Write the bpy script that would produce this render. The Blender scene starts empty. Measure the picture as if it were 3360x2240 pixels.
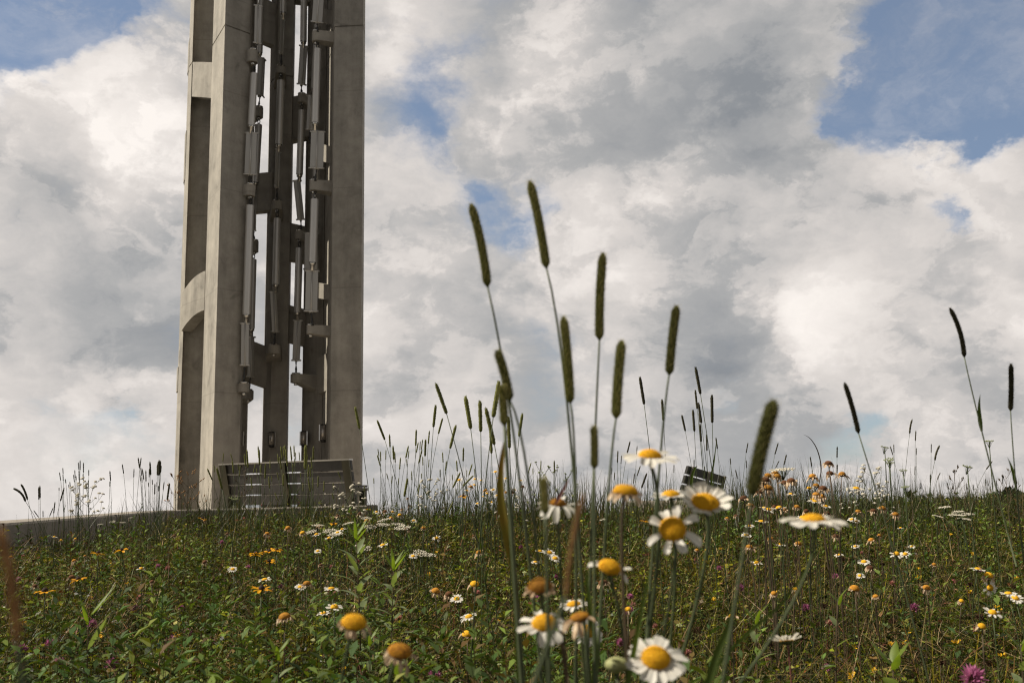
import bpy, math, random
import numpy as np
from mathutils import Vector, Matrix

random.seed(7)
rng = np.random.default_rng(11)
scene = bpy.context.scene
C = scene.collection
PI = math.pi
rad = math.radians

# ------------------------------------------------------------------ camera, sky, sun, exposure
PITCH, ROLL, FPX = rad(8.68), rad(0.96), 35.0 / 36.0 * 2352.0
F_ = Vector((0, math.cos(PITCH), math.sin(PITCH)))
R0, U0 = Vector((1, 0, 0)), Vector((0, -math.sin(PITCH), math.cos(PITCH)))
R_ = R0 * math.cos(ROLL) - U0 * math.sin(ROLL)
U_ = R0 * math.sin(ROLL) + U0 * math.cos(ROLL)
cam_data = bpy.data.cameras.new("camera")
cam = bpy.data.objects.new("camera", cam_data)
C.objects.link(cam)
cam_data.lens = 35.0
cam_data.sensor_width = 36.0
cam_data.clip_start = 0.02
cam_data.clip_end = 8000
cam_data.dof.use_dof = True
cam_data.dof.focus_distance = 4.2
cam_data.dof.aperture_fstop = 9.5
cam.matrix_world = Matrix(((R_.x, U_.x, -F_.x, 0), (R_.y, U_.y, -F_.y, 0), (R_.z, U_.z, -F_.z, 0), (0, 0, 0, 1)))
scene.camera = cam


def ray(px, py):
    """direction through a point measured in the photograph (2352 px wide)"""
    return R_ * ((px - 1176) / FPX) + U_ * ((784 - py) / FPX) + F_


def W(px, py, Y):
    """the point at forward distance Y seen in that direction"""
    d = ray(px, py)
    return d * (Y / d.y)


SUN_ELEV, SUN_AZ = rad(48), math.atan2(-0.97, 0.04)      # from the left, high
sun_dir = Vector((math.sin(SUN_AZ) * math.cos(SUN_ELEV), math.cos(SUN_AZ) * math.cos(SUN_ELEV), math.sin(SUN_ELEV)))
sl = bpy.data.lights.new("sun", 'SUN')
sl.energy = 5.0
sl.angle = rad(0.53)
sl.color = (1.0, 0.91, 0.76)
so = bpy.data.objects.new("sun", sl)
C.objects.link(so)
so.rotation_euler = (-sun_dir).to_track_quat('-Z', 'Y').to_euler()
so.location = (-30, 10, 60)

scene.view_settings.view_transform = 'Standard'
scene.view_settings.look = 'None'
scene.view_settings.exposure = 0.35
scene.view_settings.gamma = 1.0
scene.cycles.use_denoising = True
scene.cycles.filter_width = 1.15
scene.cycles.sample_clamp_indirect = 4.0
scene.cycles.max_bounces = 6
scene.cycles.diffuse_bounces = 2
scene.cycles.transmission_bounces = 4

world = bpy.data.worlds.new("World")
scene.world = world
world.use_nodes = True
world.cycles.sampling_method = 'MANUAL'
world.cycles.sample_map_resolution = 512
nt = world.node_tree
nt.nodes.clear()


class G:
    """small helper for writing node graphs"""
    def __init__(s, tree):
        s.t = tree

    def n(s, kind, **kw):
        nd = s.t.nodes.new(kind)
        for k, v in kw.items():
            setattr(nd, k, v)
        return nd

    def put(s, sock, v):
        if hasattr(v, 'is_output'):
            s.t.links.new(v, sock)
        elif v is not None:
            sock.default_value = v

    def math(s, op, a, b=None, c=None, clamp=False):
        nd = s.n('ShaderNodeMath', operation=op, use_clamp=clamp)
        for i, v in enumerate((a, b, c)):
            s.put(nd.inputs[i], v)
        return nd.outputs[0]

    def vmath(s, op, a, b=None, scale=None):
        nd = s.n('ShaderNodeVectorMath', operation=op)
        s.put(nd.inputs[0], a)
        if b is not None:
            s.put(nd.inputs[1], b)
        if scale is not None:
            s.put(nd.inputs['Scale'], scale)
        return nd.outputs['Value'] if op in ('DISTANCE', 'DOT_PRODUCT', 'LENGTH') else nd.outputs['Vector']

    def noise(s, vec, scale, detail=6, rough=0.55, dist=0.0, lac=2.0):
        nd = s.n('ShaderNodeTexNoise')
        s.put(nd.inputs['Vector'], vec)
        nd.inputs['Scale'].default_value = scale
        nd.inputs['Detail'].default_value = detail
        nd.inputs['Roughness'].default_value = rough
        nd.inputs['Distortion'].default_value = dist
        nd.inputs['Lacunarity'].default_value = lac
        return nd.outputs

    def voro(s, vec, scale, feature='F1', detail=0, rough=0.5):
        nd = s.n('ShaderNodeTexVoronoi', feature=feature)
        s.put(nd.inputs['Vector'], vec)
        nd.inputs['Scale'].default_value = scale
        if 'Detail' in nd.inputs:
            nd.inputs['Detail'].default_value = detail
            nd.inputs['Roughness'].default_value = rough
        return nd.outputs

    def rng(s, v, a, b, c=0.0, d=1.0, smooth=False):
        nd = s.n('ShaderNodeMapRange', interpolation_type='SMOOTHSTEP' if smooth else 'LINEAR')
        s.put(nd.inputs[0], v)
        for i, q in enumerate((a, b, c, d)):
            s.put(nd.inputs[i + 1], q)
        return nd.outputs[0]

    def mix(s, fac, a, b, blend='MIX'):
        nd = s.n('ShaderNodeMix', data_type='RGBA', blend_type=blend)
        s.put(nd.inputs['Factor'], fac)
        s.put(nd.inputs[6], a)
        s.put(nd.inputs[7], b)
        return nd.outputs[2]


def c4(c):
    return (c[0], c[1], c[2], 1.0)


g = G(nt)
SKY_STRENGTH = 0.10
d = g.n('ShaderNodeTexCoord').outputs['Generated']
sky = g.n('ShaderNodeTexSky', sky_type='NISHITA')
sky.sun_disc = False
sky.sun_elevation = SUN_ELEV
sky.sun_rotation = SUN_AZ
sky.altitude = 700
sky.air_density = 1.0
sky.dust_density = 0.6
sky.ozone_density = 1.5
sep = g.n('ShaderNodeSeparateXYZ')
g.put(sep.inputs[0], d)
zc = g.math('MAXIMUM', sep.outputs[2], 0.03)
cmb = g.n('ShaderNodeCombineXYZ')
g.put(cmb.inputs[0], sep.outputs[0])
g.put(cmb.inputs[1], sep.outputs[1])
g.put(cmb.inputs[2], zc)
g.put(sky.inputs[0], cmb.outputs[0])
# clouds: fractal noise in the direction sphere, flatter towards the horizon
p = g.vmath('MULTIPLY', d, (1.0, 1.0, 1.55))
nz = g.n('ShaderNodeTexNoise')
g.put(nz.inputs['Vector'], p)
nz.inputs['Scale'].default_value = 4.2
nz.inputs['Detail'].default_value = 7
nz.inputs['Roughness'].default_value = 0.6
warp = nz.outputs['Color']
n1 = nz.outputs[0]
wv = g.vmath('SUBTRACT', warp, (0.5, 0.5, 0.5))
dw = g.vmath('ADD', d, g.vmath('SCALE', wv, scale=0.30))      # strongly ragged directions, for the edges
ds = g.vmath('ADD', d, g.vmath('SCALE', wv, scale=0.20))      # softer, for the shading
pw = g.vmath('ADD', p, g.vmath('SCALE', wv, scale=0.22))
n2 = g.noise(g.vmath('ADD', pw, (0.3, 5.2, 2.4)), 5.5, 8, 0.60)[0]
bz = g.n('ShaderNodeTexNoise', noise_type='RIDGED_MULTIFRACTAL')
g.put(bz.inputs['Vector'], pw)
for nm, v in (('Scale', 5.0), ('Detail', 4.0), ('Roughness', 0.5), ('Lacunarity', 2.1), ('Offset', 1.0), ('Gain', 1.2)):
    bz.inputs[nm].default_value = v
puff = bz.outputs[0]


def lobe(px, py, r, w, src):
    v = ray(px, py).normalized()
    dist = g.vmath('DISTANCE', src, tuple(v))
    return g.math('MULTIPLY', g.rng(dist, r * 1.35, r * 0.1, 0, 1, True), w)


def total(items, src):
    acc = None
    for it in items:
        q = lobe(*it, src)
        acc = q if acc is None else g.math('ADD', acc, q)
    return acc


K = 1 / 2287.0
BLUE = [  # breaks in the cloud: photo x, y, radius (px), depth
    (70, 20, 140 * K, .72), (60, 95, 90 * K, 0.55), (230, 60, 110 * K, 0.40), (-90, 60, 170 * K, .8),
    (2180, 90, 190 * K, 1.0), (2070, 190, 160 * K, 1.0), (2240, 240, 130 * K, 1.0), (2360, 190, 140 * K, 0.9), (2010, 300, 90 * K, .5),
    (890, 255, 120 * K, 0.22), (1010, 190, 110 * K, 0.28), (950, 310, 110 * K, .20), (1060, 400, 90 * K, .22),
    (1130, 460, 150 * K, 0.29), (1205, 545, 110 * K, 0.26), (1250, 470, 100 * K, .2),
    (2110, 545, 60 * K, 0.7), (1700, 865, 80 * K, 0.5), (1960, 1015, 120 * K, 0.52), (2060, 1060, 100 * K, .45),
    (150, 1020, 150 * K, 0.5), (320, 1030, 110 * K, .46), (690, 985, 100 * K, .42), (900, 1000, 90 * K, .3),
]
holes = total(BLUE, dw)
DARK = [  # shaded undersides
    (1640, 120, 260 * K, .42), (1760, 330, 230 * K, .42), (1330, 290, 200 * K, .22), (1440, 420, 150 * K, .18), (1120, 60, 150 * K, .16),
    (1600, 640, 180 * K, .28), (1680, 740, 130 * K, .32), (1560, 820, 120 * K, .22),
    (90, 560, 180 * K, .24), (320, 680, 190 * K, .30), (180, 760, 200 * K, .22), (60, 900, 260 * K, .10),
    (1950, 900, 260 * K, .12), (2250, 1000, 200 * K, .14), (1300, 1020, 260 * K, .14), (1750, 1000, 260 * K, .18),
]
LIGHT = [
    (90, 230, 170 * K, .22), (340, 310, 160 * K, .20), (330, 250, 120 * K, .12), (950, 70, 150 * K, .20), (1270, 130, 120 * K, .16),
    (1290, 820, 130 * K, .22), (1230, 760, 100 * K, .14), (1000, 560, 170 * K, .12), (2180, 360, 150 * K, .18), (2320, 560, 130 * K, .2),
    (2290, 340, 120 * K, .15), (1850, 760, 120 * K, .16), (340, 660, 45 * K, .3), (1790, 420, 60 * K, .2), (1500, 600, 90 * K, .14),
    (270, 470, 110 * K, .14), (1550, 430, 80 * K, .12), (2300, 760, 150 * K, .1), (930, 700, 140 * K, .08),
]
shade = g.math('SUBTRACT', total(LIGHT, ds), g.math('MULTIPLY', total(DARK, ds), 0.66))
dens = g.math('ADD', g.math('MULTIPLY', n1, 0.9), g.math('MULTIPLY', n2, 0.75))
dens = g.math('ADD', dens, -0.03)
dens = g.math('SUBTRACT', dens, g.math('MULTIPLY', holes, 0.80))
cover = g.rng(dens, 0.30, 0.72, 0, 1, True)
wisp = g.math('MULTIPLY', g.rng(n2, 0.42, 0.66, 0, 1, True), g.rng(holes, 0.62, 0.95, 0.80, 0.28))
cover = g.math('ADD', cover, g.math('MULTIPLY', g.math('SUBTRACT', 1.0, cover), wisp))
bright = g.math('ADD', 0.615, g.math('MULTIPLY', g.math('SUBTRACT', n2, 0.5), 1.0))
bright = g.math('ADD', bright, g.math('MULTIPLY', g.math('SUBTRACT', n1, 0.5), 0.75))
bright = g.math('ADD', bright, g.math('MULTIPLY', g.math('SUBTRACT', 0.9, puff), 0.10))
# crisp billow edges where one heap of cloud stands before another
crisp = g.math('ADD', g.rng(n2, 0.475, 0.530, -0.5, 0.5, True), g.rng(n1, 0.53, 0.575, -0.5, 0.5, True))
bright = g.math('ADD', bright, g.math('MULTIPLY', crisp, 0.105))
bright = g.math('ADD', bright, shade)
thin = g.math('MULTIPLY', g.math('SUBTRACT', 1.0, cover), 0.12)
bright = g.math('ADD', bright, thin, None, True)
ramp = g.n('ShaderNodeValToRGB')
cr = ramp.color_ramp
cr.elements[0].position = 0.0
cr.elements[0].color = (0.275, 0.292, 0.315, 1)
cr.elements[1].position = 1.0
cr.elements[1].color = (1.02, 0.955, 0.90, 1)
e = cr.elements.new(0.35)
e.color = (0.442, 0.441, 0.442, 1)
e = cr.elements.new(0.65)
e.color = (0.73, 0.685, 0.652, 1)
g.put(ramp.inputs[0], bright)
# cloud dimmed overhead and behind the viewer to cut fill light on the field
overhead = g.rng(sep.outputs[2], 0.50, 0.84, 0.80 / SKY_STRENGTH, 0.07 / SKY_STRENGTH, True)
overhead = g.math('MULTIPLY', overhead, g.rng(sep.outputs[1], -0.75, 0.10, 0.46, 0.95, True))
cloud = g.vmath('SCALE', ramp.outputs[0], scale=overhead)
blue = g.mix(0.55, sky.outputs[0], (1.75, 2.15, 2.85, 1))
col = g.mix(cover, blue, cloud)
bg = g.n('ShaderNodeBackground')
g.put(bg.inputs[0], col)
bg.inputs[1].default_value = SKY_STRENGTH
out = g.n('ShaderNodeOutputWorld')
g.put(out.inputs[0], bg.outputs[0])

# ------------------------------------------------------------------ materials
def mat(name):
    m = bpy.data.materials.new(name)
    m.use_nodes = True
    t = m.node_tree
    b = t.nodes['Principled BSDF']
    return m, G(t), b


def concrete(name, base, stain=0.5, scale=1.0):
    m, q, b = mat(name)
    co = q.n('ShaderNodeNewGeometry').outputs['Position']
    big = q.noise(co, 0.55 * scale, 6, 0.62, 0.4)[0]
    mid = q.noise(co, 3.0 * scale, 6, 0.65)[0]
    fine = q.noise(co, 55 * scale, 3, 0.6)[0]
    st = q.noise(q.vmath('MULTIPLY', co, (2.2, 2.2, 0.22)), 1.3 * scale, 5, 0.6)[0]
    blotch = q.noise(q.vmath('ADD', co, (9, 4, 1)), 1.7 * scale, 4, 0.55, 0.6)[0]
    pits = q.voro(co, 26 * scale)[0]
    f = q.math('ADD', q.math('MULTIPLY', q.math('SUBTRACT', big, 0.5), 0.55), q.math('MULTIPLY', q.math('SUBTRACT', mid, 0.5), 0.50))
    f = q.math('ADD', f, q.math('MULTIPLY', q.math('SUBTRACT', st, 0.5), 0.55))
    f = q.math('ADD', f, q.math('MULTIPLY', q.math('SUBTRACT', fine, 0.5), 0.22))
    f = q.math('ADD', 1.0, q.math('MULTIPLY', f, stain * 1.5))
    f = q.math('MULTIPLY', f, q.rng(blotch, 0.58, 0.76, 1.0, 0.66, True))
    f = q.math('MULTIPLY', f, q.rng(pits, 0.045, 0.10, 0.55, 1.0))
    # pour lines of the formwork
    sp = q.n('ShaderNodeSeparateXYZ')
    q.put(sp.inputs[0], co)
    ln = q.math('PINGPONG', q.math('ADD', sp.outputs[2], q.math('MULTIPLY', mid, 0.02)), 1.22)
    f = q.math('MULTIPLY', f, q.rng(ln, 0.0, 0.02, 0.80, 1.0))
    q.put(b.inputs['Base Color'], q.vmath('SCALE', tuple(base), scale=f))
    b.inputs['Roughness'].default_value = 0.85
    bp = q.n('ShaderNodeBump')
    bp.inputs['Strength'].default_value = 0.35
    bp.inputs['Distance'].default_value = 0.02
    q.put(bp.inputs['Height'], q.math('ADD', q.math('MULTIPLY', fine, 0.5), q.rng(pits, 0.03, 0.10, 0, 1)))
    q.put(b.inputs['Normal'], bp.outputs[0])
    return m


def metal(name, base, rough=0.45, metallic=0.8, var=0.25):
    m, q, b = mat(name)
    co = q.n('ShaderNodeTexCoord').outputs['Object']
    nz = q.noise(q.vmath('MULTIPLY', co, (4, 4, 1)), 3, 5, 0.6)[0]
    f = q.math('ADD', 1.0 - var / 2, q.math('MULTIPLY', nz, var))
    q.put(b.inputs['Base Color'], q.vmath('SCALE', tuple(base), scale=f))
    b.inputs['Metallic'].default_value = metallic
    q.put(b.inputs['Roughness'], q.math('ADD', rough - 0.1, q.math('MULTIPLY', nz, 0.2)))
    return m


def plant(name, c1, c2, rough=0.55, transl=0.35, tcol=None, scale=60.0, objvar=0.35, bump=0.0, vcol=False):
    """leaf and petal stuff: mottled colour, varies between plants, lets light through"""
    m, q, b = mat(name)
    t = q.t
    co = q.n('ShaderNodeTexCoord').outputs['Object']
    nz = q.noise(co, scale, 4, 0.6)[0]
    if vcol:
        a = q.n('ShaderNodeVertexColor', layer_name='tint')
        base = a.outputs[0]
    else:
        base = q.mix(q.rng(nz, 0.32, 0.68), c4(c1), c4(c2))
        oi = q.n('ShaderNodeObjectInfo').outputs['Random']
        base = q.vmath('SCALE', base, scale=q.rng(oi, 0, 1, 1 - objvar / 2, 1 + objvar / 2))
    q.put(b.inputs['Base Color'], base)
    b.inputs['Roughness'].default_value = rough
    b.inputs['Specular IOR Level'].default_value = 0.12 if vcol else 0.3
    if bump:
        bp = q.n('ShaderNodeBump')
        bp.inputs['Strength'].default_value = bump
        bp.inputs['Distance'].default_value = 0.001
        q.put(bp.inputs['Height'], nz)
        q.put(b.inputs['Normal'], bp.outputs[0])
    if transl > 0:
        tr = q.n('ShaderNodeBsdfTranslucent')
        q.put(tr.inputs[0], q.mix(1.0, base, c4(tcol), 'MULTIPLY') if tcol else base)
        mx = q.n('ShaderNodeMixShader')
        mx.inputs[0].default_value = transl
        q.put(mx.inputs[1], b.outputs[0])
        q.put(mx.inputs[2], tr.outputs[0])
        q.put(t.nodes['Material Output'].inputs[0], mx.outputs[0])
    return m


M = {}
M['concrete'] = concrete('concrete_weathered', (0.325, 0.300, 0.258), 1.15)
M['concrete_wall'] = concrete('concrete_low_wall', (0.25, 0.222, 0.188), 0.7, 1.6)
M['tube'] = metal('brushed_aluminium', (0.62, 0.60, 0.56), 0.42, 0.55, 0.2)
M['steel'] = metal('polished_steel', (0.72, 0.70, 0.66), 0.22, 1.0, 0.15)
M['chain'] = metal('dark_chain', (0.06, 0.058, 0.055), 0.5, 0.6, 0.3)
M['sail'] = metal('sail_sheet', (0.48, 0.465, 0.43), 0.5, 0.35, 0.2)
M['bore'] = metal('dark_bore', (0.015, 0.015, 0.014), 0.8, 0.0, 0.2)
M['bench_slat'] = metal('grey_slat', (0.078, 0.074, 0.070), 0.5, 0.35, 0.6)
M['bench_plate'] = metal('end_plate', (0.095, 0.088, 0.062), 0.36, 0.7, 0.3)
M['bench_edge'] = metal('sunlit_edge', (0.62, 0.60, 0.56), 0.35, 0.7, 0.2)  # pale tone paints sunlight onto the bench's top edges
M['lamp_glass'] = metal('lamp_steel', (0.50, 0.46, 0.41), 0.30, 0.75, 0.2)
M['rail_grey'] = metal('weathered_board', (0.24, 0.205, 0.175), 0.65, 0.0, 0.4)

M['stem'] = plant('flower_stem', (0.062, 0.080, 0.030), (0.040, 0.056, 0.020), 0.6, 0.12, None, 40)
M['stem_dry'] = plant('dry_stem', (0.105, 0.070, 0.040), (0.050, 0.040, 0.022), 0.7, 0.05, None, 40)
M['timothy_stem'] = plant('grass_stem', (0.105, 0.125, 0.062), (0.065, 0.085, 0.040), 0.55, 0.15, None, 20)
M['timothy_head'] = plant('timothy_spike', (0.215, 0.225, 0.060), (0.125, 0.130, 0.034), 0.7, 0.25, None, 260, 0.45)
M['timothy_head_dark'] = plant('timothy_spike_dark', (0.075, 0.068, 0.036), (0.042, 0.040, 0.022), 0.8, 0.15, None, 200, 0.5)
M['awn'] = plant('timothy_awn', (0.50, 0.43, 0.19), (0.36, 0.32, 0.12), 0.7, 0.45, None, 200)
M['seed_tan'] = plant('tan_seed_head', (0.50, 0.29, 0.135), (0.32, 0.17, 0.07), 0.8, 0.3, None, 120)
M['petal'] = plant('white_petal', (0.84, 0.82, 0.765), (0.80, 0.765, 0.69), 0.6, 0.38, (1, .98, .9), 60, 0.10)
M['petal_withered'] = plant('withered_petal', (0.74, 0.60, 0.43), (0.42, 0.26, 0.14), 0.75, 0.3, None, 180, 0.4)
M['disc'] = plant('yellow_disc', (0.84, 0.48, 0.012), (0.70, 0.34, 0.008), 0.75, 0.12, None, 420, 0.15, 0.9)
M['disc_spent'] = plant('brown_disc', (0.54, 0.26, 0.020), (0.28, 0.11, 0.016), 0.85, 0.08, None, 240, 0.5, 0.9)
M['disc_rust'] = plant('rust_disc', (0.145, 0.055, 0.018), (0.075, 0.034, 0.014), 0.85, 0.06, None, 240, 0.5, 0.9)
M['calyx'] = plant('green_bracts', (0.10, 0.12, 0.045), (0.055, 0.06, 0.022), 0.7, 0.1, None, 220)
M['calyx_dry'] = plant('dry_bracts', (0.13, 0.075, 0.035), (0.06, 0.036, 0.02), 0.8, 0.1, None, 220)
M['susan_petal'] = plant('golden_petal', (0.84, 0.44, 0.008), (0.80, 0.34, 0.006), 0.55, 0.35, None, 90, 0.15)
M['susan_cone'] = plant('dark_cone', (0.035, 0.014, 0.010), (0.018, 0.010, 0.007), 0.8, 0, None, 300, 0.3, 0.9)
M['clover'] = plant('pink_clover', (0.50, 0.17, 0.32), (0.34, 0.10, 0.22), 0.7, 0.3, None, 160, 0.35)
M['clover_pale'] = plant('pale_clover', (0.62, 0.30, 0.27), (0.42, 0.17, 0.14), 0.7, 0.3, None, 160, 0.3)
M['clover_spent'] = plant('spent_clover', (0.095, 0.048, 0.026), (0.045, 0.024, 0.015), 0.85, 0.08, None, 160, 0.5)
M['trefoil'] = plant('yellow_trefoil', (0.78, 0.50, 0.010), (0.70, 0.38, 0.008), 0.6, 0.3, None, 160, 0.2)
M['yarrow'] = plant('white_umbel', (0.70, 0.66, 0.56), (0.52, 0.48, 0.38), 0.7, 0.25, None, 240, 0.15)
M['umbel_green'] = plant('green_umbel', (0.24, 0.27, 0.12), (0.15, 0.18, 0.07), 0.7, 0.25, None, 240, 0.2)
M['leaf_big'] = plant('lance_leaf', (0.210, 0.250, 0.125), (0.145, 0.185, 0.085), 0.40, 0.40, (1.3, 1.4, .5), 45, 0.15)
M['leaf_young'] = plant('young_leaf', (0.170, 0.240, 0.030), (0.120, 0.185, 0.026), 0.45, 0.5, (1.25, 1.25, .5), 45, 0.15)
M['blade'] = plant('grass_blade', (0.085, 0.120, 0.024), (0.052, 0.082, 0.018), 0.45, 0.45, (1.4, 1.4, .5), 30, 0.25)
M['blade_red'] = plant('reddening_blade', (0.20, 0.125, 0.025), (0.105, 0.140, 0.022), 0.45, 0.5, (1.4, 1.1, .5), 14, 0.1)
M['twig_red'] = plant('reddish_stalk', (0.24, 0.085, 0.07), (0.16, 0.06, 0.05), 0.6, 0.2, None, 40, 0.1)
M['tint'] = plant('meadow_tint', (0, 0, 0), (0, 0, 0), 0.42, 0.14, (1.7, 1.7, .5), vcol=True)
M['tint_dry'] = plant('meadow_dry', (0, 0, 0), (0, 0, 0), 0.75, 0.10, vcol=True)
M['far_leaf'] = plant('far_foliage', (0.050, 0.066, 0.030), (0.028, 0.040, 0.018), 0.7, 0.2, None, 0.25, 0.0)

m_, q_, b_ = mat('meadow_soil')
co_ = q_.n('ShaderNodeNewGeometry').outputs['Position']
nn = q_.noise(co_, 9, 8, 0.65)[0]
nf = q_.noise(co_, 0.8, 5, 0.6)[0]
s1 = q_.mix(q_.rng(nn, 0.35, 0.65), (0.010, 0.009, 0.006, 1), (0.018, 0.017, 0.009, 1))
q_.put(b_.inputs['Base Color'], q_.mix(q_.rng(nf, .4, .6), s1, (0.022, 0.024, 0.011, 1)))
b_.inputs['Roughness'].default_value = 0.95
bp_ = q_.n('ShaderNodeBump')
bp_.inputs['Distance'].default_value = 0.05
q_.put(bp_.inputs['Height'], nn)
q_.put(b_.inputs['Normal'], bp_.outputs[0])
M['soil'] = m_


# ------------------------------------------------------------------ mesh helpers
class MB:
    """collects shapes and links them as ONE mesh object"""
    def __init__(s):
        s.v, s.f, s.m, s.sm = [], [], [], []

    def add(s, verts, faces, mi=0, smooth=False):
        o = len(s.v)
        s.v.extend([tuple(q) for q in verts])
        for f in faces:
            s.f.append(tuple(i + o for i in f))
            s.m.append(mi)
            s.sm.append(smooth)
        return s

    def prism(s, poly, z0, z1, mi=0, z0b=None):
        """poly: plan outline; z0b: optional list of bottom heights per point"""
        n = len(poly)
        ar = sum(poly[i][0] * poly[(i + 1) % n][1] - poly[(i + 1) % n][0] * poly[i][1] for i in range(n))
        idx = list(range(n)) if ar > 0 else list(range(n))[::-1]
        P = [poly[i] for i in idx]
        zb = [z0] * n if z0b is None else [z0b[i] for i in idx]
        vs = [(P[i][0], P[i][1], zb[i]) for i in range(n)] + [(x, y, z1) for x, y in P]
        fs = [tuple(range(n))[::-1], tuple(range(n, 2 * n))]
        fs += [(i, (i + 1) % n, n + (i + 1) % n, n + i) for i in range(n)]
        return s.add(vs, fs, mi)

    def box(s, a, b, mi=0, T=None):
        vs = [Vector((x, y, z)) for x in (a[0], b[0]) for y in (a[1], b[1]) for z in (a[2], b[2])]
        if T is not None:
            vs = [T @ q for q in vs]
        return s.add(vs, [(0, 1, 3, 2), (4, 6, 7, 5), (0, 4, 5, 1), (2, 3, 7, 6), (0, 2, 6, 4), (1, 5, 7, 3)], mi)

    def tube(s, pts, radii, n=6, mi=0, cap=True, smooth=True):
        pts = [Vector(q) for q in pts]
        k = len(pts)
        if not hasattr(radii, '__len__'):
            radii = [radii] * k
        vs, fs = [], []
        up = None
        for i in range(k):
            t = (pts[min(i + 1, k - 1)] - pts[max(i - 1, 0)])
            t = t.normalized() if t.length > 1e-9 else Vector((0, 0, 1))
            if up is None:
                up = Vector((1, 0, 0)) if abs(t.x) < 0.8 else Vector((0, 1, 0))
            a = (up - t * up.dot(t)).normalized()
            b = t.cross(a)
            up = a
            for j in range(n):
                w = 2 * PI * j / n
                vs.append(pts[i] + (a * math.cos(w) + b * math.sin(w)) * radii[i])
        for i in range(k - 1):
            for j in range(n):
                fs.append((i * n + j, i * n + (j + 1) % n, (i + 1) * n + (j + 1) % n, (i + 1) * n + j))
        if cap:
            fs.append(tuple(range(n))[::-1])
            fs.append(tuple(range((k - 1) * n, k * n)))
        return s.add(vs, fs, mi, smooth)

    def build(s, name, mats, parent=None, origin=(0, 0, 0)):
        me = bpy.data.meshes.new(name)
        ox, oy, oz = origin
        me.from_pydata([(x - ox, y - oy, z - oz) for x, y, z in s.v], [], s.f)
        if not isinstance(mats, (list, tuple)):
            mats = [mats]
        for q in mats:
            me.materials.append(q)
        me.polygons.foreach_set('material_index', s.m)
        me.polygons.foreach_set('use_smooth', s.sm)
        me.update()
        o = bpy.data.objects.new(name, me)
        C.objects.link(o)
        if parent is not None:
            o.parent = parent
        return o


def tag(o, label=None, cat=None, group=None, kind=None):
    if label:
        o['label'] = label
    if cat:
        o['category'] = cat
    if group:
        o['group'] = group
    if kind:
        o['kind'] = kind
    return o


def thing(name, loc, label, cat, group=None):
    o = bpy.data.objects.new(name, None)
    o.empty_display_size = 0.05
    C.objects.link(o)
    o.location = loc
    return tag(o, label, cat, group, 'thing')


ORD = ['first', 'second', 'third', 'fourth', 'fifth', 'sixth', 'seventh', 'eighth', 'ninth', 'tenth', 'eleventh', 'twelfth',
       'thirteenth', 'fourteenth', 'fifteenth', 'sixteenth', 'seventeenth', 'eighteenth', 'nineteenth', 'twentieth',
       'twenty-first', 'twenty-second', 'twenty-third', 'twenty-fourth', 'twenty-fifth']


# ------------------------------------------------------------------ the lie of the land (eye at z = 0)
def sstep(a, b, x):
    t = np.clip((x - a) / (b - a), 0, 1)
    return t * t * (3 - 2 * t)


def ground(x, y):
    x = np.asarray(x, float)
    y = np.asarray(y, float)
    near = np.interp(y, [-40, -4, 0, 2.3, 5, 9, 12, 60], [-2.6, -0.85, -0.68, -0.60, -0.46, -0.36, -0.355, -0.355])
    crest = 9.5 + 3.2 * sstep(0.8, 4.5, x) + 2.6 * sstep(-1.6, -3.0, x)
    over = np.maximum(y - crest, 0)
    drop = 0.05 * np.minimum(over, 6) * np.minimum(over, 6) / 6 * 0.6 + 0.03 * over + 0.05 * np.maximum(over - 18, 0) * (over < 1e9)
    bumps = 0.018 * np.sin(2.1 * x + 0.7 * y) * np.sin(1.3 * y - 0.5 * x) + 0.02 * np.sin(0.7 * x + 1.9) * np.sin(0.9 * y)
    near = near - 0.075 * sstep(-1.9, -3.1, x) * sstep(4.2, 6.2, y) * (1 - sstep(13, 16, y))
    return near - drop + bumps * np.exp(-np.maximum(y - 14, 0) / 6)


def gz(x, y):
    return float(ground(x, y))

# ------------------------------------------------------------------ ground sheet
def build_ground():
    ys = np.concatenate([np.linspace(-40, -2, 16), np.linspace(-1.5, 30, 130), np.geomspace(32, 3500, 40)])
    us = np.linspace(-1, 1, 121)
    V = []
    for y in ys:
        half = 6 + 1.3 * max(abs(y), 4)
        xs = us * half
        zs = ground(xs, np.full_like(xs, y))
        V.append(np.stack([xs, np.full_like(xs, y), zs], 1))
    V = np.concatenate(V)
    n, k = len(us), len(ys)
    F = [(i * n + j, i * n + j + 1, (i + 1) * n + j + 1, (i + 1) * n + j) for i in range(k - 1) for j in range(n - 1)]
    mb = MB()
    mb.add(V, F, 0, True)
    tag(mb.build('ground', M['soil']), kind='structure')


build_ground()

# paved plaza under the tower and the benches, falling gently away from the field
def plaza_z(y):
    return -0.36 - 0.024 * (y - 13.0)


WALL = [(-3.30, 5.2), (-3.44, 6.8), (-3.83, 9.7), (-4.15, 12.0), (-4.02, 12.5), (-3.62, 12.82), (-2.8, 13.0), (-1.80, 13.25)]
mb = MB()
pl = [(-2.0, 13.4), (-3.6, 13.0), (-4.3, 12.5), (-4.8, 12.0), (-11, 20), (-9, 32), (2, 33), (1.5, 14.5)]
n = len(pl)
mb.add([(x, y, plaza_z(y) + 0.05) for x, y in pl] + [(x, y, plaza_z(y) - 1.2) for x, y in pl],
       [tuple(range(n))[::-1], tuple(range(n, 2 * n))] + [(i, (i + 1) % n, n + (i + 1) % n, n + i) for i in range(n)])
tag(mb.build('pavement', M['concrete_wall']), kind='structure')


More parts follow.
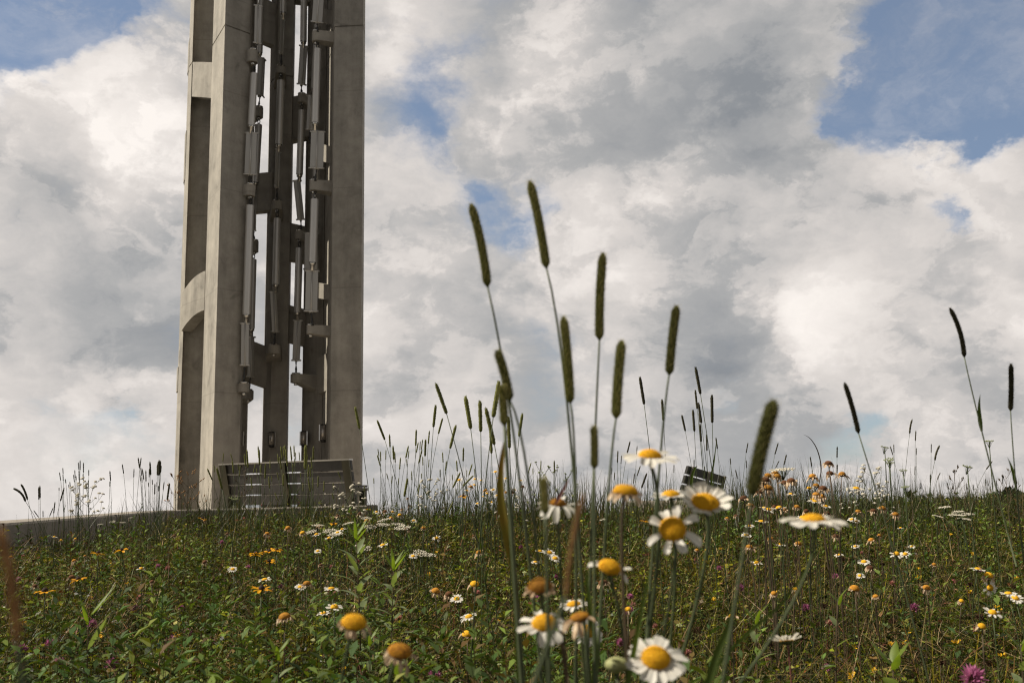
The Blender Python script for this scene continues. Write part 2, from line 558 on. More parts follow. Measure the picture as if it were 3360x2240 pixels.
def strip_wall(name, pts, ztops, thick, depth, label):
    """a low wall along a plan line, with chamfered top edges and open joints between its lengths"""
    root = thing(name, (pts[0][0], pts[0][1], ztops[0] - depth), label, 'wall')
    o = root.location
    P = [Vector((x, y)) for x, y in pts]
    N = []
    for i in range(len(P)):
        t = (P[min(i + 1, len(P) - 1)] - P[max(i - 1, 0)]).normalized()
        N.append(Vector((t.y, -t.x)))
    mb = MB()
    ch = 0.015
    vs, fs = [], []
    for p_, n_, zt in zip(P, N, ztops):
        a, b = p_, p_ - n_ * thick
        for q, z in ((a, zt - depth), (a, zt - ch), (a - n_ * ch, zt), (b + n_ * ch, zt), (b, zt - ch), (b, zt - depth)):
            vs.append((q.x, q.y, z))
    for i in range(len(P) - 1):
        for j in range(6):
            fs.append((i * 6 + j, (i + 1) * 6 + j, (i + 1) * 6 + (j + 1) % 6, i * 6 + (j + 1) % 6))
    fs.append(tuple(range(6)))
    e = (len(P) - 1) * 6
    fs.append(tuple(range(e, e + 6))[::-1])
    mb.add(vs, fs)
    mb.build('wall_body', M['concrete_wall'], root, o)
    # thin joint fillers set into the face
    for i in range(1, len(P) - 1):
        jb = MB()
        if (P[i] - P[i - 1]).length > 1.0:
            t = Vector((-N[i].y, N[i].x))
            a = P[i] + N[i] * 0.002
            b = P[i] - N[i] * (thick + 0.002)
            q = [a - t * .006, a + t * .006, b + t * .006, b - t * .006]
            jb.prism([(w.x, w.y) for w in q], ztops[i] - depth, ztops[i] + 0.002)
            jb.build('joint', M['bore'], root, o)
    return root


# ends of straight lengths first, then the curve towards the bench
strip_wall('concrete_wall', WALL, [-0.141, -0.141, -0.138, -0.134, -0.132, -0.130, -0.126, -0.118], 0.40, 0.62,
           'long low grey concrete wall running from the field edge to the tower')
WR = [W(1436, 1147, 11.6), W(1500, 1147, 11.3), W(1586, 1149, 10.9), W(1600, 1160, 11.2), W(1652, 1164, 11.8)]
strip_wall('concrete_wall', [(q.x, q.y) for q in WR], [-0.105, -0.105, -0.105, -0.165, -0.165], 0.35, 0.5,
           'short pale concrete wall below the tilted bench, behind the daisies')

# ------------------------------------------------------------------ the bell tower
BASE_PY, TOWER_H, JOINT = 1165, 27.4, 11.42


def plan(pts):
    return [((w := W(px, BASE_PY, Y)).x, w.y) for px, Y in pts]


tower = thing('bell_tower', (W(615, 1165, 24.5).x, 24.5, plaza_z(24.5) + 0.05),
              'tall open concrete tower of separate pillars hung with wind chimes', 'tower')
TO = tower.location


def pillar(pts):
    poly = plan(pts)
    cx = sum(p_[0] for p_ in poly) / len(poly)
    cy = sum(p_[1] for p_ in poly) / len(poly)
    ins = [(cx + (x - cx) * (1 - 0.035 / max(.2, math.hypot(x - cx, y - cy))), cy + (y - cy) * (1 - 0.035 / max(.2, math.hypot(x - cx, y - cy)))) for x, y in poly]
    mb = MB()
    mb.prism(poly, TO.z - 0.3, JOINT - 0.02)
    mb.prism(ins, JOINT - 0.02, JOINT + 0.02)
    mb.prism(poly, JOINT + 0.02, TOWER_H)
    return mb.build('pillar', M['concrete'], tower, TO)


PA = [(400, 25.2), (407, 24.93), (410, 25.2), (484, 25.25), (536, 25.85), (530, 26.3), (430, 26.0), (398, 25.6)]  # unseen back wall carried on to the next pillar, added to darken the interior
PB = [(456, 23.95), (485, 22.85), (547, 23.35), (551, 24.0), (515, 24.0), (480, 24.7)]
PC = [(534, 25.9), (543, 25.75), (562, 25.95), (564, 26.7), (532, 26.7)]
PD = [(600, 26.35), (617, 25.8), (655, 25.95), (659, 26.8), (599, 26.9)]
PE = [(690, 26.35), (714, 25.85), (737, 25.3), (742, 25.9), (735, 26.9), (692, 26.9)]
PF = [(752, 23.55), (757, 23.05), (827, 23.0), (832, 23.45), (831, 25.4), (800, 25.9), (790, 24.4), (762, 24.1)]
PG = [(738, 25.27), (756, 24.0), (764, 23.95), (789, 24.6), (806, 26.2), (745, 26.6)]  # recess slab, deepened out of view to shut side light out of the interior
for q in (PA, PB, PC, PD, PE, PF, PG):
    pillar(q)


def lintel(p0, p1, Ya, Yb, bulge, thick=0.28, n=14, power=1.0):
    """curved wall panel between two pillars; p0, p1 = (x, top y, bottom y) in the photograph; a level top and foot"""
    a, b = W(p0[0], p0[1], Ya), W(p1[0], p1[1], Yb)
    a2, b2 = W(p0[0], p0[2], Ya), W(p1[0], p1[2], Yb)
    dx, dy = b.x - a.x, b.y - a.y
    L = math.hypot(dx, dy)
    nx, ny = dy / L, -dx / L
    front, back, zt, zb = [], [], [], []
    for i in range(n + 1):
        t = i / n
        s = bulge * (1 - abs(2 * t - 1) ** 2)
        x, y = a.x + dx * t + nx * s, a.y + dy * t + ny * s
        front.append((x, y))
        back.append((x - nx * thick, y - ny * thick))
        e = math.sin(t * PI / 2) if power != 1.0 else t
        zt.append(a.z + (b.z - a.z) * e)
        zb.append(a2.z + (b2.z - a2.z) * e)
    mb = MB()
    k = n + 1
    vs = [(x, y, z) for (x, y), z in zip(front, zb)] + [(x, y, z) for (x, y), z in zip(front, zt)]
    vs += [(x, y, z) for (x, y), z in zip(back, zb)] + [(x, y, z) for (x, y), z in zip(back, zt)]
    fs = []
    for i in range(n):
        fs += [(i, i + 1, k + i + 1, k + i), (2 * k + i + 1, 2 * k + i, 3 * k + i, 3 * k + i + 1),
               (k + i, k + i + 1, 3 * k + i + 1, 3 * k + i), (i + 1, i, 2 * k + i, 2 * k + i + 1)]
    fs += [(0, k, 3 * k, 2 * k), (n, 2 * k + n, 3 * k + n, k + n)]
    mb.add(vs, fs)
    return mb.build('lintel', M['concrete'], tower, TO)


# lit panels on the left of the tower
lintel((442.5, 143, 222), (491.5, 144, 226), 24.95, 23.96, 0.03)
lintel((419.5, 671, 760), (471.5, 622, 712), 24.95, 23.97, 0.03, 0.30, 16, 2.0)
lintel((453, -330, -245), (505, -330, -245), 24.95, 23.97, 0.03)
for (px, ya, yb) in ((433.8, 88, 160), (426.0, 300, 412), (407.2, 842, 898)):   # panels on the far left side, edge on
    a, b = W(px, ya, 25.3), W(px, yb, 25.3)
    k = 25.9 / 25.3
    mb = MB()
    mb.prism([(a.x + .02, 25.3), (a.x * (1 + k) / 2 - .01, 25.6), (a.x * k + 0.03, 25.9), (a.x * k + .4, 25.9), (a.x + .25, 25.3)], b.z, a.z)
    mb.build('lintel', M['concrete'], tower, TO)
for (px, ya, yb) in ((836.5, 245, 362), (835.5, 555, 690), (838, -70, 12)):    # and on the right side
    a, b = W(px, ya, 24.3), W(px, yb, 24.3)
    mb = MB()
    pts = [(a.x - .3 + .3 * math.sin(PI * i / 10) , 23.7 + 1.2 * i / 10) for i in range(11)]
    mb.prism(pts + [(a.x - .45, 24.9), (a.x - .45, 23.7)], b.z, a.z)
    mb.build('lintel', M['concrete'], tower, TO)


def beam(p0, p1, Ya, Yb, thick=0.30, bulge=0.0):
    return lintel(p0, p1, Ya, Yb, bulge, thick, 6)


beam((548, 402, 489), (642, 393, 480), 26.2, 26.0)         # back left pillar to the middle one
beam((566, 777, 872), (622, 799, 892), 25.9, 26.2)
beam((580, -22, 82), (650, 20, 112), 25.9, 26.15)
beam((640, 229, 328), (715, 213, 312), 26.3, 26.05)        # middle pillar to the back right one
beam((632, 504, 590), (712, 522, 604), 26.05, 26.3)
beam((625, 690, 775), (712, 713, 796), 26.05, 26.3)
beam((660, -90, -2), (730, -82, 6), 26.1, 26.2)
beam((735, 18, 50), (772, 27, 60), 24.9, 24.25)            # back right pillar to the front right one
beam((722, 327, 366), (768, 338, 378), 25.1, 24.25)
beam((716, 646, 682), (762, 655, 690), 25.1, 24.25)
beam((728, 824, 905), (768, 800, 890), 25.2, 24.25)
# small wedge corbel seen behind the front left pillar
beam((548, 566, 592), (560, 574, 588), 24.5, 24.6, 0.3)


def bracket(tip, root, Yt, Yr, ytop, ytip_b, yroot_b, width=0.27):
    """round-nosed corbel that carries a chime; tip/root are x in the photograph"""
    a, b = W(tip, ytop, Yt), W(root, ytop, Yr)
    zt = a.z
    z_tip = W(tip, ytip_b, Yt).z
    z_root = W(root, yroot_b, Yr).z
    dv = Vector((a.x - b.x, a.y - b.y))
    L = dv.length
    dv.normalize()
    nv = Vector((-dv.y, dv.x))
    r = width / 2
    poly, zb = [], []
    for i in range(9):
        w = -PI / 2 + PI * i / 8
        q = Vector((a.x, a.y)) + dv * (r * math.cos(w) - r * 0.6) + nv * (r * math.sin(w))
        poly.append((q.x, q.y))
        zb.append(z_tip)
    for sgn in (1, -1):
        q = Vector((b.x, b.y)) + nv * (sgn * r * 1.25)
        poly.append((q.x, q.y))
        zb.append(z_root)
    mb = MB()
    mb.prism(poly, 0, zt, 0, zb)
    o = mb.build('bracket', M['concrete'], tower, TO)
    eb = MB()      # lifting plate and eye on top, eye bolt below
    c = Vector((a.x, a.y)) - dv * r * 0.35
    zs_ = [z_tip - .07, z_tip - .07, z_tip, z_tip, zt, zt, zt + .035, zt + .035, zt + .12]
    eb.tube([(c.x, c.y, q) for q in zs_], [.01, .05, .05, .02, .02, .11, .11, .022, .022], 10)
    eb.build('anchor_bolt', M['steel'], o, TO)
    return o


# on the front right pillar
bracket(722, 768, 23.30, 23.45, 74, 96, 104)
bracket(716, 762, 23.30, 23.45, 416, 438, 446)
bracket(709.5, 757, 23.30, 23.45, 748, 767, 774)
# on the front left pillar
bracket(583, 562, 23.25, 23.75, 115, 142, 152)
bracket(577, 552, 23.25, 23.75, 424, 449, 457)
bracket(562, 544, 23.25, 23.75, 880, 900, 902)
# on the back left pillar
bracket(597, 570, 25.6, 26.0, 247, 268, 282)
bracket(586, 560, 25.6, 26.0, 553, 577, 590)
bracket(573, 545, 25.6, 26.0, 896, 916, 934, 0.32)
# on the middle pillar, towards the field
bracket(645, 644, 25.05, 25.95, 152, 168, 206)
bracket(637, 636, 25.05, 25.95, 461, 480, 512)
bracket(629, 629, 25.05, 25.95, 792, 811, 832, 0.34)
# on the back right pillar
bracket(690, 728, 25.35, 25.75, 217, 235, 262)
bracket(684, 722, 25.35, 25.75, 531, 549, 575)
bracket(675, 722, 25.35, 25.75, 859, 878, 898, 0.36)


# ------------------------------------------------------------------ wind chimes
def lerp(a, b, t):
    return a + (b - a) * t


CHIME_N = [0]


def chime(Y, hang, tube, tw, sail, sw, yaw, end, label, curved=0.0, dark=False):
    """hang = point under the bracket; tube = top and bottom; sail = the wind catcher below; end = tether point"""
    px = lambda q: W(q[0], q[1], Y)
    t0, t1, h0 = px(tube[:2]), px(tube[2:]), px(hang)
    root = thing('wind_chime', h0, label, 'wind chime', 'chimes hung in the concrete tower')
    r = tw * 0.5 / FPX * Y
    ax = (t1 - t0).normalized()
    mb = MB()
    mb.tube([t0, t0 + ax * .015, t1 - ax * 0.02, t1], [r * .97, r, r, r * .97], 24, 0, False)
    mb.tube([t1 - ax * .004, t1 - ax * 0.25], [r * .90, r * .90], 24, 1, True)
    # annular lip and a closed crown
    mb.tube([t0 + ax * .004, t0], [r * .96, r * .15], 24, 0, True)
    mb.build('tube', [M['tube'], M['bore']], root, h0)
    cb = MB()
    L = (t0 - h0).length
    k = max(2, int(L / 0.12))
    for s in (-1, 1):
        pts = []
        for i in range(2 * k + 1):
            q = lerp(h0, t0 + ax * 0.02, i / (2 * k))
            pts.append(q + Vector((s * .028 * (1 - 0.7 * (i % 2)), 0.02 * s, 0)))
        cb.tube(pts, [0.011 if i % 2 == 0 else .017 for i in range(len(pts))], 5)
    cb.build('hanger_chain', M['chain'], root, h0)
    kb = MB()
    s0 = px(sail[:2])
    kb.tube([t1 + ax * -.05, t1 + ax * .06, t1 + ax * .06, t1 + ax * .20], [.075, .075, .05, .05], 12)
    kb.tube([t1 + ax * .20, lerp(t1 + ax * .2, s0, .5), s0], [.028, .022, .022], 6)
    kb.build('clapper_rod', M['steel'], root, h0)
    s1 = px(sail[2:])
    sx = (s1 - s0)
    Ls = sx.length
    sx.normalize()
    wd = sw * 0.5 / FPX * Y / max(.35, abs(math.cos(rad(yaw))))
    u = Vector((math.cos(rad(yaw)), math.sin(rad(yaw)), 0))
    u = (u - sx * u.dot(sx)).normalized()
    v = sx.cross(u)
    sb = MB()
    nn = 8
    vs = []
    for j in (0, 1):
        for i in range(nn + 1):
            a = -1 + 2 * i / nn
            off = v * (curved * wd * (1 - a * a))
            q = s0 + sx * (0.04 + (Ls - .08) * j) + u * (a * wd) + off
            vs += [q + v * .012, q - v * .012]
    fs = []
    st = 2 * (nn + 1)
    for i in range(nn):
        a, b = 2 * i, 2 * i + 2
        fs += [(a, b, st + b, st + a), (b + 1, a + 1, st + a + 1, st + b + 1), (a + 1, b + 1, b, a), (st + a, st + b, st + b + 1, st + a + 1)]
    fs += [(0, st, st + 1, 1), (2 * nn, 2 * nn + 1, st + 2 * nn + 1, st + 2 * nn)]
    sb.add(vs, fs)
    so_ = sb.build('sail', M['sail'], root, h0)
    fb = MB()
    for q in (s0 + sx * 0.02, s0 + sx * (Ls - .02)):
        pts = [q + u * (a * (wd + .03)) + v * (curved * wd * (1 - a * a)) for a in (-1, -.5, 0, .5, 1)]
        fb.tube(pts, .022, 6)
    for a in (0.0,):
        c0 = s0 + u * (a * wd) + v * (curved * wd + .03)
        fb.tube([c0, c0 + sx * Ls], .014, 5)
    fb.tube([s1 - sx * .02 - v * .02 + u * (wd * .3), s1 - sx * .02 - v * .02 - u * (wd * .3)], .045, 6)
    fb.build('rib', M['tube'], so_, h0)
    e = px(end)
    tb = MB()
    pts = [lerp(s1, e, i / 6) for i in range(7)]
    tb.tube(pts, [.012, .02, .012, .022, .03, .022, .035], 6)
    tb.build('tether', M['chain'], root, h0)
    return root


CH = [
    (23.25, (594, -160), (594, -150, 594, -25), 17, (593, 12, 591, 101), 14, 25, (584, 116), 'chime whose narrow pale sail hangs topmost beside the bright ridged pillar', .1),
    (23.25, (584, 150), (584, 169, 577, 289), 17, (578, 304, 574, 402), 25, 8, (577, 424), 'chime on the bright ridged pillar with a broad flat pale sail', .1),
    (23.25, (577, 452), (574.5, 472, 566, 723), 19, (563, 741, 562, 840), 16, 20, (560, 876), 'longest thick tube chime, lowest beside the bright ridged pillar', .2),
    (25.6, (600, -80), (601, -70, 596, 122), 15, (601, 134, 597, 222), 12, 55, (594, 247), 'chime with a twisted sail beside sky, topmost in the back row', .5),
    (25.6, (595, 270), (594, 287, 586.5, 420), 17, (585, 432, 583.5, 529), 6, 84, (582, 553), 'chime with its sail edge-on as two thin rods against the sky', .1),
    (25.6, (583, 580), (582, 596, 577.5, 755), 15, (577, 772, 575, 866), 12, 35, (572, 895), 'lowest chime of the back row with a narrow sail over a corbel', .3),
    (25.0, (650, -130), (650, -120, 650, 30), 16, (649.5, 40, 646, 124), 7, 80, (646, 151), 'cut-off tube chime topmost on the dark middle pillar', .1),
    (25.0, (645, 170), (645, 186, 640.5, 333), 18, (638.5, 345, 636, 431), 8, 78, (637, 460), 'grey tube chime between the two upper hoods of the dark middle pillar', .1),
    (25.0, (637, 482), (637, 502, 633, 654), 17, (627, 669, 632, 763), 12, 40, (630, 792), 'chime above the lowest hood on the dark middle pillar', .2),
    (25.35, (699, -110), (699, -100, 697, 96), 16, (698, 105, 692.5, 196), 17, 20, (692, 216), 'chime with a dark tilted sail topmost against the open sky gap', .25),
    (25.35, (694, 236), (693, 254, 688, 401), 16, (682, 414, 691, 506), 16, 15, (692, 530), 'chime with a dark sail swung outwards in the sky gap, between two corbels', .25),
    (25.35, (688, 550), (687.5, 570, 683, 718), 17, (684, 734, 680, 829), 17, 5, (680, 858), 'lowest chime in the sky gap with a ribbed upright sail', -.2),
    (23.2, (740, -230), (740, -220, 738, -65), 18, (735, -48, 728, 53), 24, 12, (730, 74), 'topmost cut-off sail chime beside the wide front pillar', .15),
    (23.2, (729.5, 98), (729, 113, 724, 283), 17.5, (730, 301, 727, 388), 31, 5, (724, 416), 'chime with the broadest pale square sail beside the wide front pillar', .1),
    (23.2, (724, 440), (723, 458, 718, 603), 19, (717, 620, 714.5, 716), 27, 12, (718, 748), 'lowest chime beside the wide front pillar with a ribbed pale sail', -.15),
    (24.95, (731, 30), (729, 58, 721, 205), 15, (715, 219, 711, 299), 15, 10, (712, 330), 'upper chime half hidden behind the front row beside the wide pillar', .1),
    (24.95, (728, 340), (727, 352, 720, 515), 14, (715, 534, 714, 620), 29, 10, (713, 650), 'lower chime half hidden behind the front row beside the wide pillar', .1),
]
for q in CH:
    chime(*q)


# ------------------------------------------------------------------ wall lamps at the foot of the pillars
def wall_lamp(px, py, Y, h, w, label):
    c = W(px, py, Y)
    root = thing('wall_lamp', c, label, 'lamp', 'steel wall lamps on the tower pillars')
    hh, r = h / FPX * Y / 2, w / FPX * Y / 2
    mb = MB()
    mb.tube([c + Vector((0, 0, -hh)), c + Vector((0, 0, hh))], [r * .8, r * .8], 20, 0, True)
    mb.build('lamp_cylinder', M['lamp_glass'], root, c)
    mb = MB()
    for s in (-1, 1):
        mb = MB()
        mb.box((c.x + s * r - .012, c.y - .02, c.z - hh - .02), (c.x + s * r + .012, c.y + .10, c.z + hh + .02))
        mb.build('side_plate', M['steel'], root, c)
    for z0, z1, r0, r1 in ((-hh - .06, -hh, .6, .8), (hh, hh + .03, .8, .7)):
        mb = MB()
        mb.tube([c + Vector((0, 0, z0)), c + Vector((0, 0, z1))], [r * r0, r * r1], 16, 0, True)
        mb.build('end_cap', M['chain'], root, c)
    mb = MB()
    mb.box((c.x - r * .5, c.y + .05, c.z - hh * .6), (c.x + r * .5, c.y + .40, c.z + hh * .6))
    mb.build('mounting_box', M['chain'], root, c)


wall_lamp(548.5, 1007, 25.52, 28, 17, 'steel cylinder lamp on the narrow dark pillar behind the bright ridged one')
wall_lamp(624, 1008, 25.62, 28, 17, 'steel cylinder lamp centred on the dark middle pillar')
wall_lamp(697.5, 1006, 25.75, 28, 16, 'steel cylinder lamp, third in line, on the back pillar edge')
wall_lamp(742.5, 993, 24.65, 33, 17, 'highest and largest steel cylinder lamp, tucked beside the wide pillar')


# ------------------------------------------------------------------ benches
def bench(A, B, ztop, foot, nslat, pitch, slat, label, recline=0.12, tilt=0.0, plate=0.12, arm=True, overhang=0.0, pmat='bench_plate', edge=True):
    """seen from behind; A, B = plan ends of the backrest top, A on the left"""
    a, b = Vector(A), Vector(B)
    L = (b - a).length
    ex = (b - a).normalized()
    ey = Vector((-ex.y, ex.x))                # away from the viewer: the side one sits on
    T = Matrix(((ex.x, ey.x, 0, a.x), (ex.y, ey.y, 0, a.y), (0, 0, 1, foot), (0, 0, 0, 1))) @ Matrix.Rotation(tilt, 4, 'Y')
    H = ztop - foot
    root = thing('park_bench', (a.x, a.y, foot), label, 'bench')
    o = root.location

    def back_y(z):
        return recline * (H - z) / 0.5
    sk = Matrix.Identity(4)

    def slanted(mb, x0, x1, z0, z1, y0, y1, mi=0):
        vs = []
        for x in (x0, x1):
            for (z, y) in ((z0, y0), (z0, y1), (z1, y0), (z1, y1)):
                vs.append(T @ Vector((x, y + back_y(z), z)))
        mb.add(vs, [(0, 1, 3, 2), (4, 6, 7, 5), (0, 4, 5, 1), (2, 3, 7, 6), (0, 2, 6, 4), (1, 5, 7, 3)], mi)
    for k in range(nslat):
        z1 = H - k * pitch - .012
        mb = MB()
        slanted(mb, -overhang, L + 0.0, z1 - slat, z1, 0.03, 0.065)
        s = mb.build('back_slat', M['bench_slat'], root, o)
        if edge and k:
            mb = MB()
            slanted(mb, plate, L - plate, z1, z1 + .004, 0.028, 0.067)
            mb.build('slat_lip', M['bench_edge'], s, o)  # thin added strip, its pale colour painting the sun on the slat top
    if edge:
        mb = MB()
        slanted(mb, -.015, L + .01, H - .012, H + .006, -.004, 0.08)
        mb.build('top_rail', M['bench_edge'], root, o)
    for x0 in (0.0, L / 2 - .04, L - plate):
        w = plate if x0 != L / 2 - .04 else .09
        mb = MB()
        slanted(mb, x0, x0 + w, 0.12, H - .014, -.004, 0.022)
        mb.build('upright', M[pmat], root, o)
        mb = MB()
        mb.box((x0 + .02, .10, 0), (x0 + w - .02, .17, .44), 0, T)
        mb.box((x0 + .02, .36, 0), (x0 + w - .02, .42, .42), 0, T)
        mb.box((x0 + .02, .10, .40), (x0 + w - .02, .44, .44), 0, T)
        mb.build('leg', M[pmat], root, o)
    for k in range(3):
        mb = MB()
        mb.box((0, .12 + k * .10, .445), (L, .205 + k * .10, .475), 0, T)
        mb.build('seat_slat', M['bench_slat'], root, o)
    if arm:
        for x0 in (-.06, L - .02):
            mb = MB()
            mb.box((x0, .14, .62), (x0 + .08, .62, .65), 0, T)
            mb.box((x0 + .01, .56, .02), (x0 + .07, .61, .62), 0, T)
            mb.build('armrest', M['bench_slat'], root, o)
    return root


qa, qb = W(503, 1066, 14.3), W(800.5, 1054, 13.15)
bench((qa.x, qa.y), (qb.x, qb.y), (qa.z + qb.z) / 2, plaza_z(13.8) + .05, 4, 0.147, 0.128,
      'long grey slatted bench seen from behind in front of the tower', arm=False)
qa, qb = W(1588, 1068, 14.4), W(1665, 1085, 15.6)
ga = gz(qa.x, qa.y + .5)
bench((qa.x, qa.y), (qb.x, qb.y), qa.z, qa.z - 0.86, 4, 0.134, 0.108,
      'small dark tilted bench back rising above the daisies in the field', 0.16, rad(5.5), 0.07, False, 0.10, 'rail_grey', False)

# ------------------------------------------------------------------ meadow ground cover (uncountable: stuff)
WALLX, WALLY = [-4.15, -4.02, -3.62, -2.8, -1.8], [12.0, 12.4, 12.72, 12.9, 13.15]


def open_field(x, y):
    """False behind the low walls and on the plaza"""
    xw = np.interp(y, [0, 5.2, 6.8, 9.7, 12.0], [-2.6, -3.22, -3.38, -3.77, -4.09])
    left = (x > xw) | (y < 4.0)
    front = np.where(x < -1.75, y < np.interp(x, WALLX, WALLY) - 0.06, True)
    xr = np.array([q.x for q in WR])
    yr = np.array([q.y for q in WR])
    rightw = ~((x > xr[0] - .05) & (x < xr[-1] + .05) & (y > np.interp(x, xr, yr) - .08) & (y < 13))
    return left & front & rightw


def vnoise(x, y, s, seed):
    """smooth value noise for patches"""
    r = np.random.default_rng(seed).random((64, 64))
    x = (x * s) % 63
    y = (y * s) % 63
    i, j = x.astype(int), y.astype(int)
    u, v = x - i, y - j
    u, v = u * u * (3 - 2 * u), v * v * (3 - 2 * v)
    return r[i, j] * (1 - u) * (1 - v) + r[i + 1, j] * u * (1 - v) + r[i, j + 1] * (1 - u) * v + r[i + 1, j + 1] * u * v


def scatter(n, y0, y1, extra=0.5, power=1.0):
    u = rng.random(n)
    if power == 1.0:
        y = y0 * (y1 / y0) ** u
    else:
        a = 1 - power
        y = (y0 ** a + u * (y1 ** a - y0 ** a)) ** (1 / a)
    x = (rng.random(n) * 2 - 1) * (0.60 * y + extra)
    k = open_field(x, y)
    return x[k], y[k]


def big_mesh(name, V, Fn, cols, m, label=None):
    """V: (n, k, 3) one little polygon of k corners per row; Fn: faces within a row"""
    n, k, _ = V.shape
    faces = np.array(Fn)
    fk = faces.shape[1]
    me = bpy.data.meshes.new(name)
    me.vertices.add(n * k)
    me.vertices.foreach_set('co', V.reshape(-1).astype(np.float32))
    idx = (np.arange(n)[:, None, None] * k + faces[None]).reshape(-1).astype(np.int32)
    nf = n * len(faces)
    me.loops.add(nf * fk)
    me.loops.foreach_set('vertex_index', idx)
    me.polygons.add(nf)
    me.polygons.foreach_set('loop_start', (np.arange(nf) * fk).astype(np.int32))
    me.polygons.foreach_set('loop_total', np.full(nf, fk, np.int32))
    at = me.color_attributes.new('tint', 'FLOAT_COLOR', 'POINT')
    c = np.ones((n, k, 4), np.float32)
    c[:, :, :3] = cols[:, None, :]
    at.data.foreach_set('color', c.reshape(-1))
    me.materials.append(m)
    me.update(calc_edges=True)
    o = bpy.data.objects.new(name, me)
    C.objects.link(o)
    return tag(o, kind='stuff')


def unit(v):
    return v / np.maximum(np.linalg.norm(v, axis=-1, keepdims=True), 1e-9)


def tints(n, table, weights, var=0.25):
    t = np.array(table)
    w = np.array(weights) / np.sum(weights)
    i = rng.choice(len(t), n, p=w)
    return t[i] * (1 + var * (rng.random((n, 1)) * 2 - 1)) * (1 + 0.12 * (rng.random((n, 3)) * 2 - 1))


GREENS = [(0.066, 0.090, 0.010), (0.032, 0.050, 0.007), (0.155, 0.168, 0.016), (0.014, 0.021, 0.005), (0.210, 0.225, 0.070), (0.240, 0.250, 0.020), (0.130, 0.090, 0.030), (0.13, 0.045, 0.025)]
GW = [22, 26, 17, 22, 6, 7, 13, 2]


def leafy(n, y0, y1, K=9):
    """sprigs: a stem's worth of leaflets in pairs, or a trefoil on a stalk"""
    x, y = scatter(n, y0, y1, 0.6, 1.25)
    k = rng.random(len(x)) < np.clip(.22 + 1.5 * (vnoise(x + 40, y, 2.6, 19) - .3), .15, 1)
    x, y = x[k], y[k]
    n = len(x)
    z = ground(x, y)
    far = np.clip((y / 3.0) ** 0.45, 0.8, 2.2)
    patch = vnoise(x + 40, y, 1.7, 5)
    hump = vnoise(x + 40, y, 0.9, 9)
    fine_ = vnoise(x * 1.0 + 40, y, 5.5, 61)
    tall = 0.02 + 0.17 * hump ** 1.4 * rng.random(n) ** 0.5 + 0.10 * vnoise(x + 40, y, 2.6, 19) ** 1.5 * rng.random(n) + 0.17 * np.maximum(fine_ - .42, 0) / .58 * (0.6 + .4 * rng.random(n)) + 0.02 * rng.random(n)
    az = rng.random(n) * 2 * PI
    lean = 0.25 + 0.8 * rng.random(n)
    up = np.stack([np.cos(az) * np.sin(lean), np.sin(az) * np.sin(lean), np.cos(lean)], 1)
    base = np.stack([x, y, z - 0.01], 1)
    L = tall / np.maximum(np.cos(lean), .35)
    side = unit(np.cross(up, np.array([0, 0, 1.0]) + 0.01))
    nrm = np.cross(side, up)
    kind = (rng.random(n) < 0.36)                # trefoils
    col = tints(n, GREENS, GW)
    col = np.where((patch > .62)[:, None], col * np.array([1.12, 1.08, .9]), col * np.array([.9, .95, .95]))
    Vs, Cs = [], []
    for k in range(K):
        t = 0.35 + 0.65 * (k // 2 + rng.random(n) * .5) / (K / 2)
        sg = 1 if k % 2 else -1
        c = base + up * (L * np.minimum(t, 1.05))[:, None]
        a = side * sg + up * (0.35 + .5 * rng.random((n, 1))) + nrm * (rng.random((n, 1)) - .35)
        l = (0.008 + 0.014 * rng.random(n) ** 1.6) * far
        w = l * (0.30 + .20 * rng.random(n))
        if k < 3:                                 # the trefoil variant uses its first three leaflets at the top
            w3 = 2 * PI * k / 3 + rng.random(n)
            h = np.stack([np.cos(w3), np.sin(w3), 0.15 + 0.4 * rng.random(n)], 1)
            a = np.where(kind[:, None], h, a)
            c = np.where(kind[:, None], base + up * L[:, None], c)
            l = np.where(kind, (0.008 + .015 * rng.random(n) ** 1.8) * far, l)
            w = np.where(kind, l * .62, w)
        elif True:
            l = np.where(kind, 0.0, l)
        a = unit(a + 0.35 * (rng.random((n, 3)) - .5))
        s = unit(np.cross(a, up + 0.6 * (rng.random((n, 3)) - .5)))
        nn = np.cross(s, a)
        keep = l > 0
        lw, ww = l[:, None], w[:, None]
        P = np.stack([c, c + a * lw * .5 + s * ww * .5 + nn * ww * .12, c + a * lw - nn * lw * .12, c + a * lw * .5 - s * ww * .5 + nn * ww * .12], 1)
        Vs.append(P[keep])
        Cs.append((col * (0.85 + .3 * rng.random((n, 1))))[keep])
    # the stems themselves as slim ribbons
    w = 0.0011 * far
    q0, q1 = base, base + up * L[:, None]
    P = np.stack([q0 + side * w[:, None], q1 + side * (w * .6)[:, None], q1 - side * (w * .6)[:, None], q0 - side * w[:, None]], 1)
    Vs.append(P)
    Cs.append(col * np.array([1.0, .8, .75]))
    return np.concatenate(Vs), np.concatenate(Cs)


